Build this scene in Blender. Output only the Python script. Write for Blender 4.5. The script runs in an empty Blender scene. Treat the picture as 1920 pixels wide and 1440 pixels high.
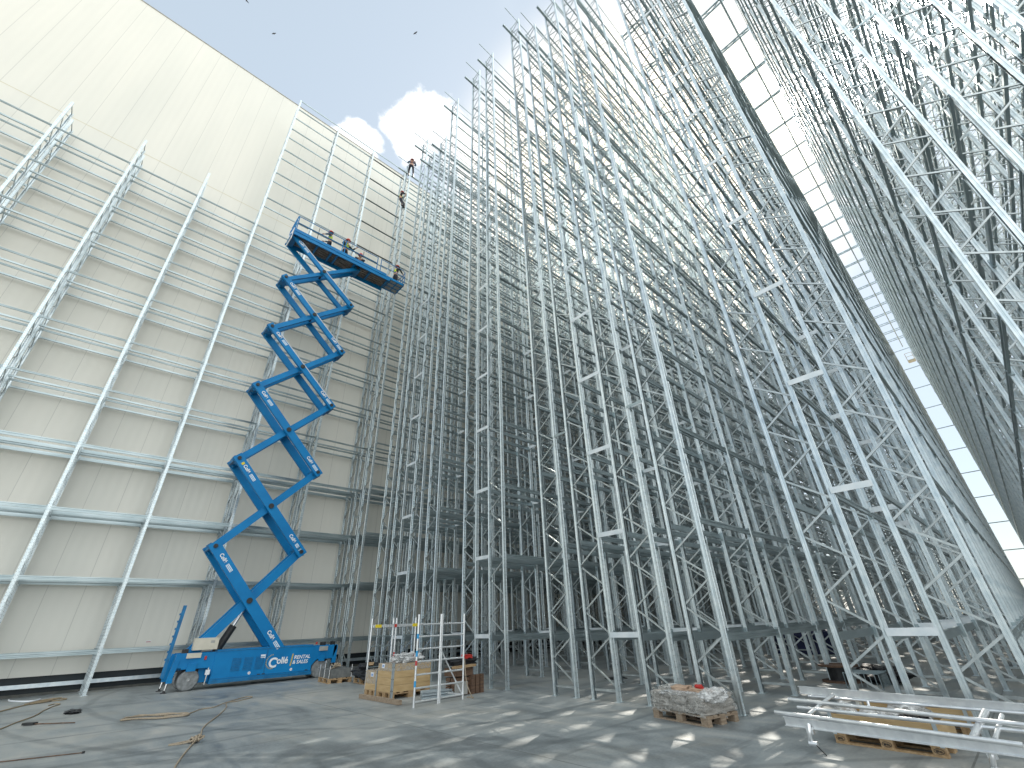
import bpy, math, random
from mathutils import Vector, Matrix, noise
random.seed(7)
R = math.radians
S = bpy.context.scene
COL = S.collection

# ------------------------------------------------------------------ camera
cam_d = bpy.data.cameras.new("camera")
cam = bpy.data.objects.new("camera", cam_d)
COL.objects.link(cam)
S.camera = cam
cam_d.sensor_width = 36.0
cam_d.lens = 808.743 / 1920 * 36
cam_d.clip_start = 0.05
cam_d.clip_end = 6000
_F = Vector((0.60358777, 0.63303059, 0.48472062)).normalized()
_Rt = Vector((0.73599399, -0.67616201, -0.03343315)).normalized()
_D = _F.cross(_Rt)
_M = Matrix((( _Rt.x, -_D.x, -_F.x, 0), (_Rt.y, -_D.y, -_F.y, 0), (_Rt.z, -_D.z, -_F.z, 1.6), (0, 0, 0, 1)))
cam.matrix_world = _M

# ------------------------------------------------------------------ sky + sun
SUN = Vector((0.631, 0.289, 0.720)).normalized()
W = bpy.data.worlds.new("World")
S.world = W
W.use_nodes = True
nt = W.node_tree
for n in list(nt.nodes):
    nt.nodes.remove(n)
out = nt.nodes.new("ShaderNodeOutputWorld")
bg = nt.nodes.new("ShaderNodeBackground")
bg.inputs[1].default_value = 0.085
sky = nt.nodes.new("ShaderNodeTexSky")
sky.sky_type = 'NISHITA'
sky.sun_disc = False
sky.sun_elevation = math.asin(SUN.z)
sky.sun_rotation = math.atan2(SUN.x, SUN.y)
sky.air_density = 1.0
sky.dust_density = 1.0
sky.ozone_density = 1.0
veil = nt.nodes.new("ShaderNodeMix"); veil.data_type = 'RGBA'
veil.inputs[0].default_value = 0.62
veil.inputs[7].default_value = (5.2, 6.0, 6.5, 1)      # thin high haze in the sky
nt.links.new(sky.outputs[0], veil.inputs[6])
# two small cumulus clouds, placed by direction in the sky itself
tc = nt.nodes.new("ShaderNodeTexCoord")
def cloud_mask(direction, radius, seed):
    d = Vector(direction).normalized()
    vm = nt.nodes.new("ShaderNodeVectorMath"); vm.operation = 'DISTANCE'
    nt.links.new(tc.outputs[0], vm.inputs[0]); vm.inputs[1].default_value = d
    no = nt.nodes.new("ShaderNodeTexNoise")
    no.inputs["Scale"].default_value = 11; no.inputs["Detail"].default_value = 9; no.inputs["Roughness"].default_value = 0.58
    mp = nt.nodes.new("ShaderNodeMapping"); mp.inputs[1].default_value = (seed, seed * .7, seed * 1.3)
    nt.links.new(tc.outputs[0], mp.inputs[0]); nt.links.new(mp.outputs[0], no.inputs["Vector"])
    m1 = nt.nodes.new("ShaderNodeMath"); m1.operation = 'MULTIPLY_ADD'
    nt.links.new(no.outputs[0], m1.inputs[0]); m1.inputs[1].default_value = -radius * 2.6; m1.inputs[2].default_value = radius * 1.3
    m2 = nt.nodes.new("ShaderNodeMath"); m2.operation = 'ADD'
    nt.links.new(vm.outputs["Value"], m2.inputs[0]); nt.links.new(m1.outputs[0], m2.inputs[1])
    mr = nt.nodes.new("ShaderNodeMapRange"); mr.interpolation_type = 'SMOOTHSTEP'
    nt.links.new(m2.outputs[0], mr.inputs[0])
    mr.inputs[1].default_value = radius * .62; mr.inputs[2].default_value = radius * 1.02
    mr.inputs[3].default_value = 1; mr.inputs[4].default_value = 0
    return mr.outputs[0]
prev = veil.outputs[2]
for args in (((0.222, 0.466, 0.855), .075, 3.1), ((0.143, 0.545, 0.825), .045, 8.4), ((0.30, 0.44, 0.845), .05, 5.7), ((0.36, 0.45, 0.80), .07, 1.9)):
    mk = cloud_mask(*args)
    mx = nt.nodes.new("ShaderNodeMix"); mx.data_type = 'RGBA'
    nt.links.new(mk, mx.inputs[0]); nt.links.new(prev, mx.inputs[6])
    mx.inputs[7].default_value = (9.6, 9.6, 9.7, 1)
    prev = mx.outputs[2]
# unseen bright cloud cover, added behind the camera to light the wall and racks
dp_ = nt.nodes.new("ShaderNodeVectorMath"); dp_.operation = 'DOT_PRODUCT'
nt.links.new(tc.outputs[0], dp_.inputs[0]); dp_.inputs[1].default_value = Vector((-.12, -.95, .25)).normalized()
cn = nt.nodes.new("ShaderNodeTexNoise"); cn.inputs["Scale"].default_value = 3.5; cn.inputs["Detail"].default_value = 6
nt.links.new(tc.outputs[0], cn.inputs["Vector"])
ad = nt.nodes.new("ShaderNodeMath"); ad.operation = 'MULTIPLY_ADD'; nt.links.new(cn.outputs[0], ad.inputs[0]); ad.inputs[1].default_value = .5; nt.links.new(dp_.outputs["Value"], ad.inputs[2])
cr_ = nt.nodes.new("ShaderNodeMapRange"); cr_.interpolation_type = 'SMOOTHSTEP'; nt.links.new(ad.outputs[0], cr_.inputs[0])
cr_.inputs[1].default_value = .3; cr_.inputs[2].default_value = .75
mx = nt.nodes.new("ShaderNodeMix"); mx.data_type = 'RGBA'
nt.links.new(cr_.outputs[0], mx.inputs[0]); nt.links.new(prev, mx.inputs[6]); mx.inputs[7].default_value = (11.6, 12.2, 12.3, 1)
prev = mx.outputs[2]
# warm bright aureole of thin cloud round the sun
dv = nt.nodes.new("ShaderNodeVectorMath"); dv.operation = 'DOT_PRODUCT'
nt.links.new(tc.outputs[0], dv.inputs[0]); dv.inputs[1].default_value = SUN
au = nt.nodes.new("ShaderNodeMapRange"); au.interpolation_type = 'SMOOTHERSTEP'; nt.links.new(dv.outputs["Value"], au.inputs[0])
au.inputs[1].default_value = .90; au.inputs[2].default_value = .999
mx = nt.nodes.new("ShaderNodeMix"); mx.data_type = 'RGBA'
nt.links.new(au.outputs[0], mx.inputs[0]); nt.links.new(prev, mx.inputs[6]); mx.inputs[7].default_value = (19, 16.6, 13.0, 1)
prev = mx.outputs[2]
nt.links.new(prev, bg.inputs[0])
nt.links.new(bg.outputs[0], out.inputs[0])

sd = bpy.data.lights.new("sun", 'SUN')
sd.energy = 5.0
sd.angle = R(0.53)
sd.color = (1.0, 0.93, 0.82)
so = bpy.data.objects.new("sun", sd)
COL.objects.link(so)
so.rotation_euler = SUN.to_track_quat('Z', 'Y').to_euler()
so.location = (0, 0, 60)

S.view_settings.view_transform = 'Standard'
S.view_settings.look = 'None'
S.view_settings.gamma = 1
S.view_settings.exposure = 0.9
S.render.engine = 'CYCLES'
S.cycles.max_bounces = 4
S.cycles.diffuse_bounces = 2
S.cycles.glossy_bounces = 2
S.cycles.transparent_max_bounces = 8

# ------------------------------------------------------------------ materials
def nmat(name, base, rough=.5, metal=0, spec=.5):
    m = bpy.data.materials.new(name); m.use_nodes = True
    b = m.node_tree.nodes["Principled BSDF"]
    b.inputs["Base Color"].default_value = (*base, 1)
    b.inputs["Roughness"].default_value = rough
    b.inputs["Metallic"].default_value = metal
    b.inputs["Specular IOR Level"].default_value = spec
    return m, m.node_tree, b

def noisy(name, c1, c2, scale=4, rough=(.4, .6), metal=0, bump=0, detail=5, stretch=None, spec=.5, contrast=(.35, .65)):
    m, t, b = nmat(name, c1, rough[0], metal, spec)
    tcn = t.nodes.new("ShaderNodeTexCoord")
    src = tcn.outputs["Object"]
    if stretch:
        mp = t.nodes.new("ShaderNodeMapping"); mp.inputs[3].default_value = stretch
        t.links.new(src, mp.inputs[0]); src = mp.outputs[0]
    no = t.nodes.new("ShaderNodeTexNoise"); no.inputs["Scale"].default_value = scale; no.inputs["Detail"].default_value = detail
    t.links.new(src, no.inputs["Vector"])
    cr = t.nodes.new("ShaderNodeValToRGB")
    cr.color_ramp.elements[0].position = contrast[0]; cr.color_ramp.elements[1].position = contrast[1]
    cr.color_ramp.elements[0].color = (*c1, 1); cr.color_ramp.elements[1].color = (*c2, 1)
    t.links.new(no.outputs[0], cr.inputs[0]); t.links.new(cr.outputs[0], b.inputs["Base Color"])
    mr = t.nodes.new("ShaderNodeMapRange"); mr.inputs[3].default_value = rough[0]; mr.inputs[4].default_value = rough[1]
    t.links.new(no.outputs[0], mr.inputs[0]); t.links.new(mr.outputs[0], b.inputs["Roughness"])
    if bump:
        bp = t.nodes.new("ShaderNodeBump"); bp.inputs["Strength"].default_value = bump; bp.inputs["Distance"].default_value = .02
        t.links.new(no.outputs[0], bp.inputs["Height"]); t.links.new(bp.outputs[0], b.inputs["Normal"])
    return m

def N(t, kind, **kw):
    n = t.nodes.new(kind)
    for k, v in kw.items():
        setattr(n, k, v)
    return n

def math_node(t, op, a, b=None, c=None):
    n = t.nodes.new("ShaderNodeMath"); n.operation = op
    for i, v in enumerate((a, b, c)):
        if v is None: continue
        if isinstance(v, (int, float)): n.inputs[i].default_value = v
        else: t.links.new(v, n.inputs[i])
    return n.outputs[0]

M = {}
M['galv'] = noisy('galvanized_steel', (.56, .64, .69), (.70, .76, .79), 7, (.28, .42), .85, spec=.5)
M['brace'] = noisy('brace_steel', (.42, .46, .465), (.57, .61, .61), 5, (.3, .42), .8)
M['beam'] = noisy('beam_steel', (.30, .37, .39), (.45, .52, .54), 3, (.26, .38), .85, stretch=(.3, 1, 1))
M['plate'] = noisy('bright_plate', (.66, .72, .75), (.76, .80, .82), 6, (.4, .55), .35)

def post_material():
    m = noisy('perforated_upright_steel', (.54, .62, .655), (.71, .77, .785), 6, (.24, .38), .88)
    t = m.node_tree; b = t.nodes["Principled BSDF"]
    tcn = N(t, "ShaderNodeTexCoord"); sep = N(t, "ShaderNodeSeparateXYZ")
    t.links.new(tcn.outputs["Object"], sep.inputs[0])
    x, y, z = sep.outputs
    zz = math_node(t, 'PINGPONG', z, .05)
    slot_z = math_node(t, 'LESS_THAN', zz, .012)
    ax = math_node(t, 'ABSOLUTE', x)
    near = math_node(t, 'LESS_THAN', math_node(t, 'ABSOLUTE', math_node(t, 'SUBTRACT', ax, .030)), .0055)
    geo = N(t, "ShaderNodeNewGeometry"); sn = N(t, "ShaderNodeSeparateXYZ")
    t.links.new(geo.outputs["True Normal"], sn.inputs[0])
    facing = math_node(t, 'GREATER_THAN', math_node(t, 'ABSOLUTE', sn.outputs[1]), .8)
    k = math_node(t, 'MULTIPLY', math_node(t, 'MULTIPLY', slot_z, near), facing)
    src = b.inputs["Base Color"].links[0].from_socket
    mx = N(t, "ShaderNodeMix", data_type='RGBA')
    t.links.new(k, mx.inputs[0]); t.links.new(src, mx.inputs[6]); mx.inputs[7].default_value = (.03, .035, .04, 1)
    # rusty smears here and there
    no = N(t, "ShaderNodeTexNoise"); no.inputs["Scale"].default_value = .9; no.inputs["Detail"].default_value = 3
    t.links.new(tcn.outputs["Object"], no.inputs["Vector"])
    rr = N(t, "ShaderNodeMapRange"); rr.inputs[1].default_value = .74; rr.inputs[2].default_value = .8; rr.inputs[4].default_value = .6
    t.links.new(no.outputs[0], rr.inputs[0])
    mx2 = N(t, "ShaderNodeMix", data_type='RGBA')
    t.links.new(rr.outputs[0], mx2.inputs[0]); t.links.new(mx.outputs[2], mx2.inputs[6]); mx2.inputs[7].default_value = (.30, .22, .15, 1)
    t.links.new(mx2.outputs[2], b.inputs["Base Color"])
    return m
M['post'] = post_material()
M['alu'] = noisy('aluminium', (.72, .74, .76), (.84, .86, .87), 9, (.25, .42), .75)
M['blue'] = noisy('blue_paint', (.002, .165, .42), (.003, .22, .52), 1.6, (.42, .55), 0, spec=.3, contrast=(.3, .75))
M['blue_dark'] = noisy('blue_paint_dirty', (.003, .11, .26), (.005, .17, .39), 6, (.4, .55))
M['black'] = noisy('black_plastic', (.012, .013, .014), (.03, .031, .033), 8, (.45, .6))
M['rubber'] = noisy('grey_rubber', (.15, .16, .165), (.26, .275, .28), 9, (.7, .85))
M['rim'] = noisy('grey_rim', (.22, .24, .25), (.32, .34, .35), 8, (.5, .6))
M['chrome'], _, _ = nmat('chrome_rod', (.8, .8, .8), .15, 1)
M['beige'] = noisy('beige_panel', (.55, .52, .43), (.62, .58, .49), 5, (.5, .6))
M['grey_plate'] = noisy('grey_panel', (.30, .30, .28), (.38, .38, .36), 5, (.5, .6))
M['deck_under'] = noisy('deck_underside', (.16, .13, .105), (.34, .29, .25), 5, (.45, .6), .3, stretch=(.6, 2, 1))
M['white_txt'], _, _ = nmat('white_lettering', (.82, .83, .84), .5)
M['gold_txt'], _, _ = nmat('gold_lettering', (.55, .42, .10), .5)
M['wood'] = noisy('pallet_wood', (.30, .19, .095), (.46, .32, .18), 5, (.6, .8), stretch=(1, 6, 8), bump=.15)
M['wood_grey'] = noisy('weathered_wood', (.22, .16, .11), (.34, .27, .20), 5, (.7, .85), stretch=(1, 5, 8), bump=.15)
M['ply'] = noisy('plywood_collar', (.44, .30, .145), (.54, .39, .21), 3, (.45, .6), stretch=(1, 1, 7))
M['wood_dark'] = noisy('dark_timber', (.075, .045, .03), (.16, .095, .06), 5, (.7, .85), stretch=(1, 5, 5))
M['concrete_block'] = noisy('grey_ballast', (.10, .11, .11), (.17, .175, .17), 10, (.8, .95))
M['rope'] = noisy('hemp_rope', (.25, .20, .145), (.38, .32, .24), 60, (.8, .9), stretch=(1, 1, 1))
M['rope_tan'] = noisy('tan_rope', (.22, .17, .10), (.33, .26, .17), 60, (.8, .9))
M['dark_cloth'] = noisy('black_sheet', (.008, .009, .012), (.02, .022, .026), 3, (.4, .6))
M['bluetarp'] = noisy('navy_tarp', (.008, .014, .06), (.015, .025, .10), 3, (.4, .6))
M['red'] = noisy('red_plastic', (.40, .02, .018), (.5, .04, .03), 5, (.4, .5))
M['red_stripe'], _, _ = nmat('red_tape', (.45, .05, .05), .5)
M['blue_stripe'], _, _ = nmat('blue_tape', (.03, .30, .60), .5)
M['yellow'], _, _ = nmat('yellow_clip', (.70, .55, .03), .5)
M['cardboard'] = noisy('cardboard', (.40, .27, .19), (.5, .36, .26), 5, (.7, .8))
M['paper'], _, _ = nmat('paper_label', (.75, .78, .82), .6)
M['paper_blue'], _, _ = nmat('paper_print', (.18, .32, .62), .6)
M['sack'] = noisy('grey_cement_sacks', (.24, .225, .205), (.42, .40, .37), 4, (.6, .8), stretch=(1, 1, 5), bump=.2)
M['skin'], _, _ = nmat('skin', (.50, .30, .21), .55)
M['hair'], _, _ = nmat('dark_hair', (.03, .02, .015), .7)
M['helmet'], _, _ = nmat('red_helmet', (.62, .05, .025), .35)
M['navy'] = noisy('navy_workwear', (.012, .016, .028), (.022, .028, .045), 9, (.8, .9))
M['jacket'] = noisy('dark_green_jacket', (.012, .028, .028), (.02, .045, .042), 9, (.8, .9))
M['blue_shirt'] = noisy('faded_blue_shirt', (.05, .09, .15), (.08, .13, .2), 9, (.8, .9))
M['hivis'], _, _ = nmat('hi_vis_yellow', (.52, .72, .03), .6)
M['glove'], _, _ = nmat('work_glove', (.20, .12, .07), .8)
M['bird'], _, _ = nmat('bird_feathers', (.03, .03, .035), .8)
M['tan_belt'], _, _ = nmat('tan_harness', (.22, .09, .05), .8)

def film_material(name, tint, alpha):
    m, t, b = nmat(name, tint, .18)
    no = N(t, "ShaderNodeTexNoise"); no.inputs["Scale"].default_value = 9; no.inputs["Detail"].default_value = 6; no.inputs["Distortion"].default_value = 1.5
    tcn = N(t, "ShaderNodeTexCoord"); t.links.new(tcn.outputs["Object"], no.inputs["Vector"])
    mr = N(t, "ShaderNodeMapRange"); mr.inputs[1].default_value = .35; mr.inputs[2].default_value = .65
    mr.inputs[3].default_value = alpha[0]; mr.inputs[4].default_value = alpha[1]
    t.links.new(no.outputs[0], mr.inputs[0]); t.links.new(mr.outputs[0], b.inputs["Alpha"])
    bp = N(t, "ShaderNodeBump"); bp.inputs["Strength"].default_value = .4; bp.inputs["Distance"].default_value = .03
    t.links.new(no.outputs[0], bp.inputs["Height"]); t.links.new(bp.outputs[0], b.inputs["Normal"])
    return m
M['film'] = film_material('stretch_film', (.55, .54, .51), (.10, .62))
M['bag'] = film_material('plastic_bag', (.70, .71, .71), (.30, .85))

def wall_material():
    m, t, b = nmat('white_sandwich_panel', (.66, .67, .64), .38)
    tcn = N(t, "ShaderNodeTexCoord"); sep = N(t, "ShaderNodeSeparateXYZ")
    t.links.new(tcn.outputs["Object"], sep.inputs[0])
    x, y, z = sep.outputs
    # vertical panel joints every 1.035 m (object origin sits on a joint)
    px = math_node(t, 'PINGPONG', x, .5175)
    joint = math_node(t, 'LESS_THAN', px, .011)
    nz = N(t, "ShaderNodeTexNoise"); nz.inputs["Scale"].default_value = .35; nz.inputs["Detail"].default_value = 4
    mp = N(t, "ShaderNodeMapping"); mp.inputs[3].default_value = (1.4, 1, .25)
    t.links.new(tcn.outputs["Object"], mp.inputs[0]); t.links.new(mp.outputs[0], nz.inputs["Vector"])
    cr = N(t, "ShaderNodeValToRGB")
    cr.color_ramp.elements[0].color = (.69, .69, .635, 1); cr.color_ramp.elements[1].color = (.77, .755, .69, 1)
    cr.color_ramp.elements[0].position = .3; cr.color_ramp.elements[1].position = .7
    t.links.new(nz.outputs[0], cr.inputs[0])
    mx = N(t, "ShaderNodeMix", data_type='RGBA')
    t.links.new(math_node(t, 'MULTIPLY', joint, .3), mx.inputs[0]); t.links.new(cr.outputs[0], mx.inputs[6]); mx.inputs[7].default_value = (.22, .23, .22, 1)
    t.links.new(mx.outputs[2], b.inputs["Base Color"])
    # slight oil canning between the joints and fine ribs
    w = N(t, "ShaderNodeTexWave"); w.inputs["Scale"].default_value = .97; w.bands_direction = 'X'; w.inputs["Distortion"].default_value = .6; w.inputs["Detail"].default_value = 2
    t.links.new(tcn.outputs["Object"], w.inputs["Vector"])
    h = math_node(t, 'ADD', math_node(t, 'MULTIPLY', w.outputs[1], .35), math_node(t, 'MULTIPLY', nz.outputs[0], 1.2))
    bp = N(t, "ShaderNodeBump"); bp.inputs["Strength"].default_value = .15; bp.inputs["Distance"].default_value = .06
    t.links.new(h, bp.inputs["Height"]); t.links.new(bp.outputs[0], b.inputs["Normal"])
    return m
M['wall'] = wall_material()
M['membrane'] = noisy('dark_membrane', (.010, .017, .022), (.018, .027, .033), 2, (.5, .7))
M['tan_trim'], _, _ = nmat('sealant_bead', (.60, .54, .38), .6)
M['curb'] = noisy('curb_concrete', (.07, .075, .07), (.12, .12, .11), 3, (.8, .95))

def floor_material():
    m, t, b = nmat('power_floated_concrete', (.25, .25, .24), .5)
    tcn = N(t, "ShaderNodeTexCoord")
    def noise_node(scale, detail, dist=0, sc=None):
        n = N(t, "ShaderNodeTexNoise"); n.inputs["Scale"].default_value = scale; n.inputs["Detail"].default_value = detail; n.inputs["Distortion"].default_value = dist
        v = tcn.outputs["Object"]
        if sc:
            mp = N(t, "ShaderNodeMapping"); mp.inputs[3].default_value = sc[:3]; mp.inputs[2].default_value = (0, 0, sc[3])
            t.links.new(v, mp.inputs[0]); v = mp.outputs[0]
        t.links.new(v, n.inputs["Vector"]); return n.outputs[0]
    big = noise_node(.22, 5, .6)
    swirl = noise_node(1.1, 8, 2.2, (1, .35, 1, R(20)))
    fine = noise_node(24, 4)
    a = math_node(t, 'ADD', math_node(t, 'MULTIPLY', big, .55), math_node(t, 'ADD', math_node(t, 'MULTIPLY', swirl, .38), math_node(t, 'MULTIPLY', fine, .12)))
    cr = N(t, "ShaderNodeValToRGB")
    e = cr.color_ramp.elements
    e[0].position = .40; e[0].color = (.14, .155, .16, 1)
    e[1].position = .64; e[1].color = (.39, .39, .365, 1)
    mid = e.new(.50); mid.color = (.25, .275, .28, 1)
    t.links.new(a, cr.inputs[0])
    # sandy dust patches
    dust = noise_node(.5, 6, 1.0)
    dm = N(t, "ShaderNodeMapRange"); dm.inputs[1].default_value = .56; dm.inputs[2].default_value = .72; dm.inputs[4].default_value = .45
    t.links.new(dust, dm.inputs[0])
    mx = N(t, "ShaderNodeMix", data_type='RGBA')
    t.links.new(dm.outputs[0], mx.inputs[0]); t.links.new(cr.outputs[0], mx.inputs[6]); mx.inputs[7].default_value = (.36, .33, .27, 1)
    # dark tyre streaks and stains
    st = noise_node(.9, 7, .8, (.25, 2.2, 1, R(-24)))
    sm = N(t, "ShaderNodeMapRange"); sm.inputs[1].default_value = .54; sm.inputs[2].default_value = .68; sm.inputs[4].default_value = .6
    t.links.new(st, sm.inputs[0])
    mx2 = N(t, "ShaderNodeMix", data_type='RGBA')
    t.links.new(sm.outputs[0], mx2.inputs[0]); t.links.new(mx.outputs[2], mx2.inputs[6]); mx2.inputs[7].default_value = (.10, .115, .12, 1)
    # curved tyre tracks of machines turning near the camera
    arcs = None
    sepa = N(t, "ShaderNodeSeparateXYZ"); t.links.new(tcn.outputs["Object"], sepa.inputs[0])
    wob = math_node(t, 'MULTIPLY', big, .9)
    for (cx_, cy_, rad, wdt) in ((-3.0, -9.0, 13.6, .10), (-3.0, -9.0, 15.3, .10), (14.0, 18.0, 13.2, .09), (14.0, 18.0, 14.9, .09), (-6.0, 2.0, 11.2, .12), (2.0, -4.0, 8.3, .07), (2.0, -4.0, 8.9, .05)):
        dx = math_node(t, 'SUBTRACT', sepa.outputs[0], cx_); dy = math_node(t, 'SUBTRACT', sepa.outputs[1], cy_)
        rr_ = math_node(t, 'SQRT', math_node(t, 'ADD', math_node(t, 'MULTIPLY', dx, dx), math_node(t, 'MULTIPLY', dy, dy)))
        dd_ = math_node(t, 'ABSOLUTE', math_node(t, 'SUBTRACT', math_node(t, 'ADD', rr_, wob), rad))
        mr0 = N(t, "ShaderNodeMapRange"); mr0.interpolation_type = 'SMOOTHSTEP'; mr0.inputs[1].default_value = wdt * .5; mr0.inputs[2].default_value = wdt * 1.6; mr0.inputs[3].default_value = 1; mr0.inputs[4].default_value = 0
        t.links.new(dd_, mr0.inputs[0])
        arcs = mr0.outputs[0] if arcs is None else math_node(t, 'MAXIMUM', arcs, mr0.outputs[0])
    arcs = math_node(t, 'MULTIPLY', arcs, math_node(t, 'MULTIPLY', st, .75))
    mxa = N(t, "ShaderNodeMix", data_type='RGBA')
    t.links.new(arcs, mxa.inputs[0]); t.links.new(mx2.outputs[2], mxa.inputs[6]); mxa.inputs[7].default_value = (.085, .10, .105, 1)
    mx2 = mxa
    # saw-cut joints: 8.4 m grid, and two cuts near the camera
    sep = N(t, "ShaderNodeSeparateXYZ"); t.links.new(tcn.outputs["Object"], sep.inputs[0])
    jx = math_node(t, 'LESS_THAN', math_node(t, 'PINGPONG', math_node(t, 'ADD', sep.outputs[0], 3.0), 4.2), .012)
    jy = math_node(t, 'LESS_THAN', math_node(t, 'PINGPONG', math_node(t, 'ADD', sep.outputs[1], -1.2), 4.2), .012)
    j = math_node(t, 'MAXIMUM', jx, jy)
    mx3 = N(t, "ShaderNodeMix", data_type='RGBA')
    t.links.new(math_node(t, 'MULTIPLY', j, .6), mx3.inputs[0]); t.links.new(mx2.outputs[2], mx3.inputs[6]); mx3.inputs[7].default_value = (.08, .085, .08, 1)
    t.links.new(mx3.outputs[2], b.inputs["Base Color"])
    mr = N(t, "ShaderNodeMapRange"); mr.inputs[1].default_value = .3; mr.inputs[2].default_value = .7; mr.inputs[3].default_value = .38; mr.inputs[4].default_value = .68
    t.links.new(swirl, mr.inputs[0]); t.links.new(mr.outputs[0], b.inputs["Roughness"])
    bp = N(t, "ShaderNodeBump"); bp.inputs["Strength"].default_value = .18; bp.inputs["Distance"].default_value = .012
    t.links.new(math_node(t, 'ADD', swirl, math_node(t, 'MULTIPLY', fine, .6)), bp.inputs["Height"]); t.links.new(bp.outputs[0], b.inputs["Normal"])
    return m
M['floor'] = floor_material()
M['earth'] = noisy('sandy_ground', (.20, .17, .12), (.30, .26, .19), .05, (.9, 1))

# ------------------------------------------------------------------ mesh helpers
class MB:
    def __init__(self): self.v = []; self.f = []
    def add(self, vs, fs):
        o = len(self.v); self.v += [tuple(p) for p in vs]; self.f += [tuple(i + o for i in f) for f in fs]; return self
    def box(self, x0, x1, y0, y1, z0, z1):
        vs = [(x0, y0, z0), (x1, y0, z0), (x1, y1, z0), (x0, y1, z0), (x0, y0, z1), (x1, y0, z1), (x1, y1, z1), (x0, y1, z1)]
        return self.add(vs, [(0, 3, 2, 1), (4, 5, 6, 7), (0, 1, 5, 4), (1, 2, 6, 5), (2, 3, 7, 6), (3, 0, 4, 7)])
    def bar(self, p, q, w, t, up=(0, 0, 1)):
        # box from p to q; w measured along up x dir, t along the remaining axis (closest to up)
        p = Vector(p); q = Vector(q); d = (q - p).normalized(); u = Vector(up)
        s = d.cross(u)
        if s.length < 1e-4: s = d.cross(Vector((1, 0, 0)))
        s.normalize(); n = s.cross(d).normalized()
        a = s * (w / 2); b = n * (t / 2)
        vs = [p - a - b, p + a - b, p + a + b, p - a + b, q - a - b, q + a - b, q + a + b, q - a + b]
        return self.add(vs, [(0, 3, 2, 1), (4, 5, 6, 7), (0, 1, 5, 4), (1, 2, 6, 5), (2, 3, 7, 6), (3, 0, 4, 7)])
    def tube(self, pts, r, n=8, closed=False):
        pts = [Vector(p) for p in pts]; rings = []; prev = None
        for i, p in enumerate(pts):
            if closed: d = pts[(i + 1) % len(pts)] - pts[i - 1]
            else: d = pts[min(i + 1, len(pts) - 1)] - pts[max(i - 1, 0)]
            d.normalize()
            if prev is None:
                a = d.cross(Vector((0, 0, 1)))
                if a.length < .1: a = d.cross(Vector((1, 0, 0)))
            else: a = prev - d * prev.dot(d)
            a.normalize(); prev = a; b = d.cross(a)
            rr = r[i] if isinstance(r, (list, tuple)) else r
            rings.append([p + (a * math.cos(2 * math.pi * k / n) + b * math.sin(2 * math.pi * k / n)) * rr for k in range(n)])
        vs = [v for ring in rings for v in ring]; fs = []
        m = len(rings)
        for i in range(m if closed else m - 1):
            j = (i + 1) % m
            for k in range(n):
                fs.append((i * n + k, i * n + (k + 1) % n, j * n + (k + 1) % n, j * n + k))
        if not closed: fs += [tuple(range(n - 1, -1, -1)), tuple((m - 1) * n + k for k in range(n))]
        return self.add(vs, fs)
    def prism(self, outline, z0, z1):
        n = len(outline)
        vs = [(x, y, z0) for x, y in outline] + [(x, y, z1) for x, y in outline]
        fs = [(i, (i + 1) % n, n + (i + 1) % n, n + i) for i in range(n)] + [tuple(range(n - 1, -1, -1)), tuple(range(n, 2 * n))]
        return self.add(vs, fs)
    def extr(self, outline, axis, a0, a1):
        # outline in the two other axes (x->(y,z), y->(x,z)), extruded along axis
        n = len(outline)
        if axis == 'x': mk = lambda a: [(a, u, w) for u, w in outline]
        else: mk = lambda a: [(u, a, w) for u, w in outline]
        vs = mk(a0) + mk(a1)
        fs = [(i, (i + 1) % n, n + (i + 1) % n, n + i) for i in range(n)] + [tuple(range(n - 1, -1, -1)), tuple(range(n, 2 * n))]
        return self.add(vs, fs)
    def lathe(self, prof, c, axis='z', n=24):
        c = Vector(c); vs = []
        for r, h in prof:
            for k in range(n):
                a = 2 * math.pi * k / n
                if axis == 'z': vs.append(c + Vector((r * math.cos(a), r * math.sin(a), h)))
                elif axis == 'y': vs.append(c + Vector((r * math.cos(a), h, r * math.sin(a))))
                else: vs.append(c + Vector((h, r * math.cos(a), r * math.sin(a))))
        m = len(prof); fs = []
        for i in range(m - 1):
            for k in range(n): fs.append((i * n + k, i * n + (k + 1) % n, (i + 1) * n + (k + 1) % n, (i + 1) * n + k))
        fs += [tuple(range(n - 1, -1, -1)), tuple((m - 1) * n + k for k in range(n))]
        return self.add(vs, fs)
    def lump(self, c, s, seed=0, amp=.25, freq=2.0, n=3, boxy=0.0, floor=True):
        # wrinkled closed blob, boxy 0..1
        c = Vector(c); import itertools
        k = 4 * n; vs = []; idx = {}; fs = []
        def pt(a, b, face):
            u = a / k * 2 - 1; w = b / k * 2 - 1
            P = [(1, u, w), (-1, w, u), (w, 1, u), (u, -1, w), (u, w, 1), (w, u, -1)][face]
            key = tuple(round(t, 5) for t in P)
            if key in idx: return idx[key]
            v = Vector(P); sph = v.normalized(); q = v.lerp(sph, 1 - boxy) if boxy < 1 else v
            q = q * (1 - .08 * boxy)
            d = noise.noise(q * freq + Vector((seed * 3.7, seed, -seed * 2.1))) * amp + noise.noise(q * freq * 3.3 + Vector((seed, 5, 1))) * amp * .45
            q = q * (1 + d)
            w3 = Vector((q.x * s[0], q.y * s[1], q.z * s[2]))
            if floor: w3.z = max(w3.z, -s[2] * .9)
            idx[key] = len(vs); vs.append(c + w3); return idx[key]
        for face in range(6):
            for a in range(k):
                for b in range(k):
                    fs.append((pt(a, b, face), pt(a + 1, b, face), pt(a + 1, b + 1, face), pt(a, b + 1, face)))
        return self.add(vs, fs)
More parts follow.
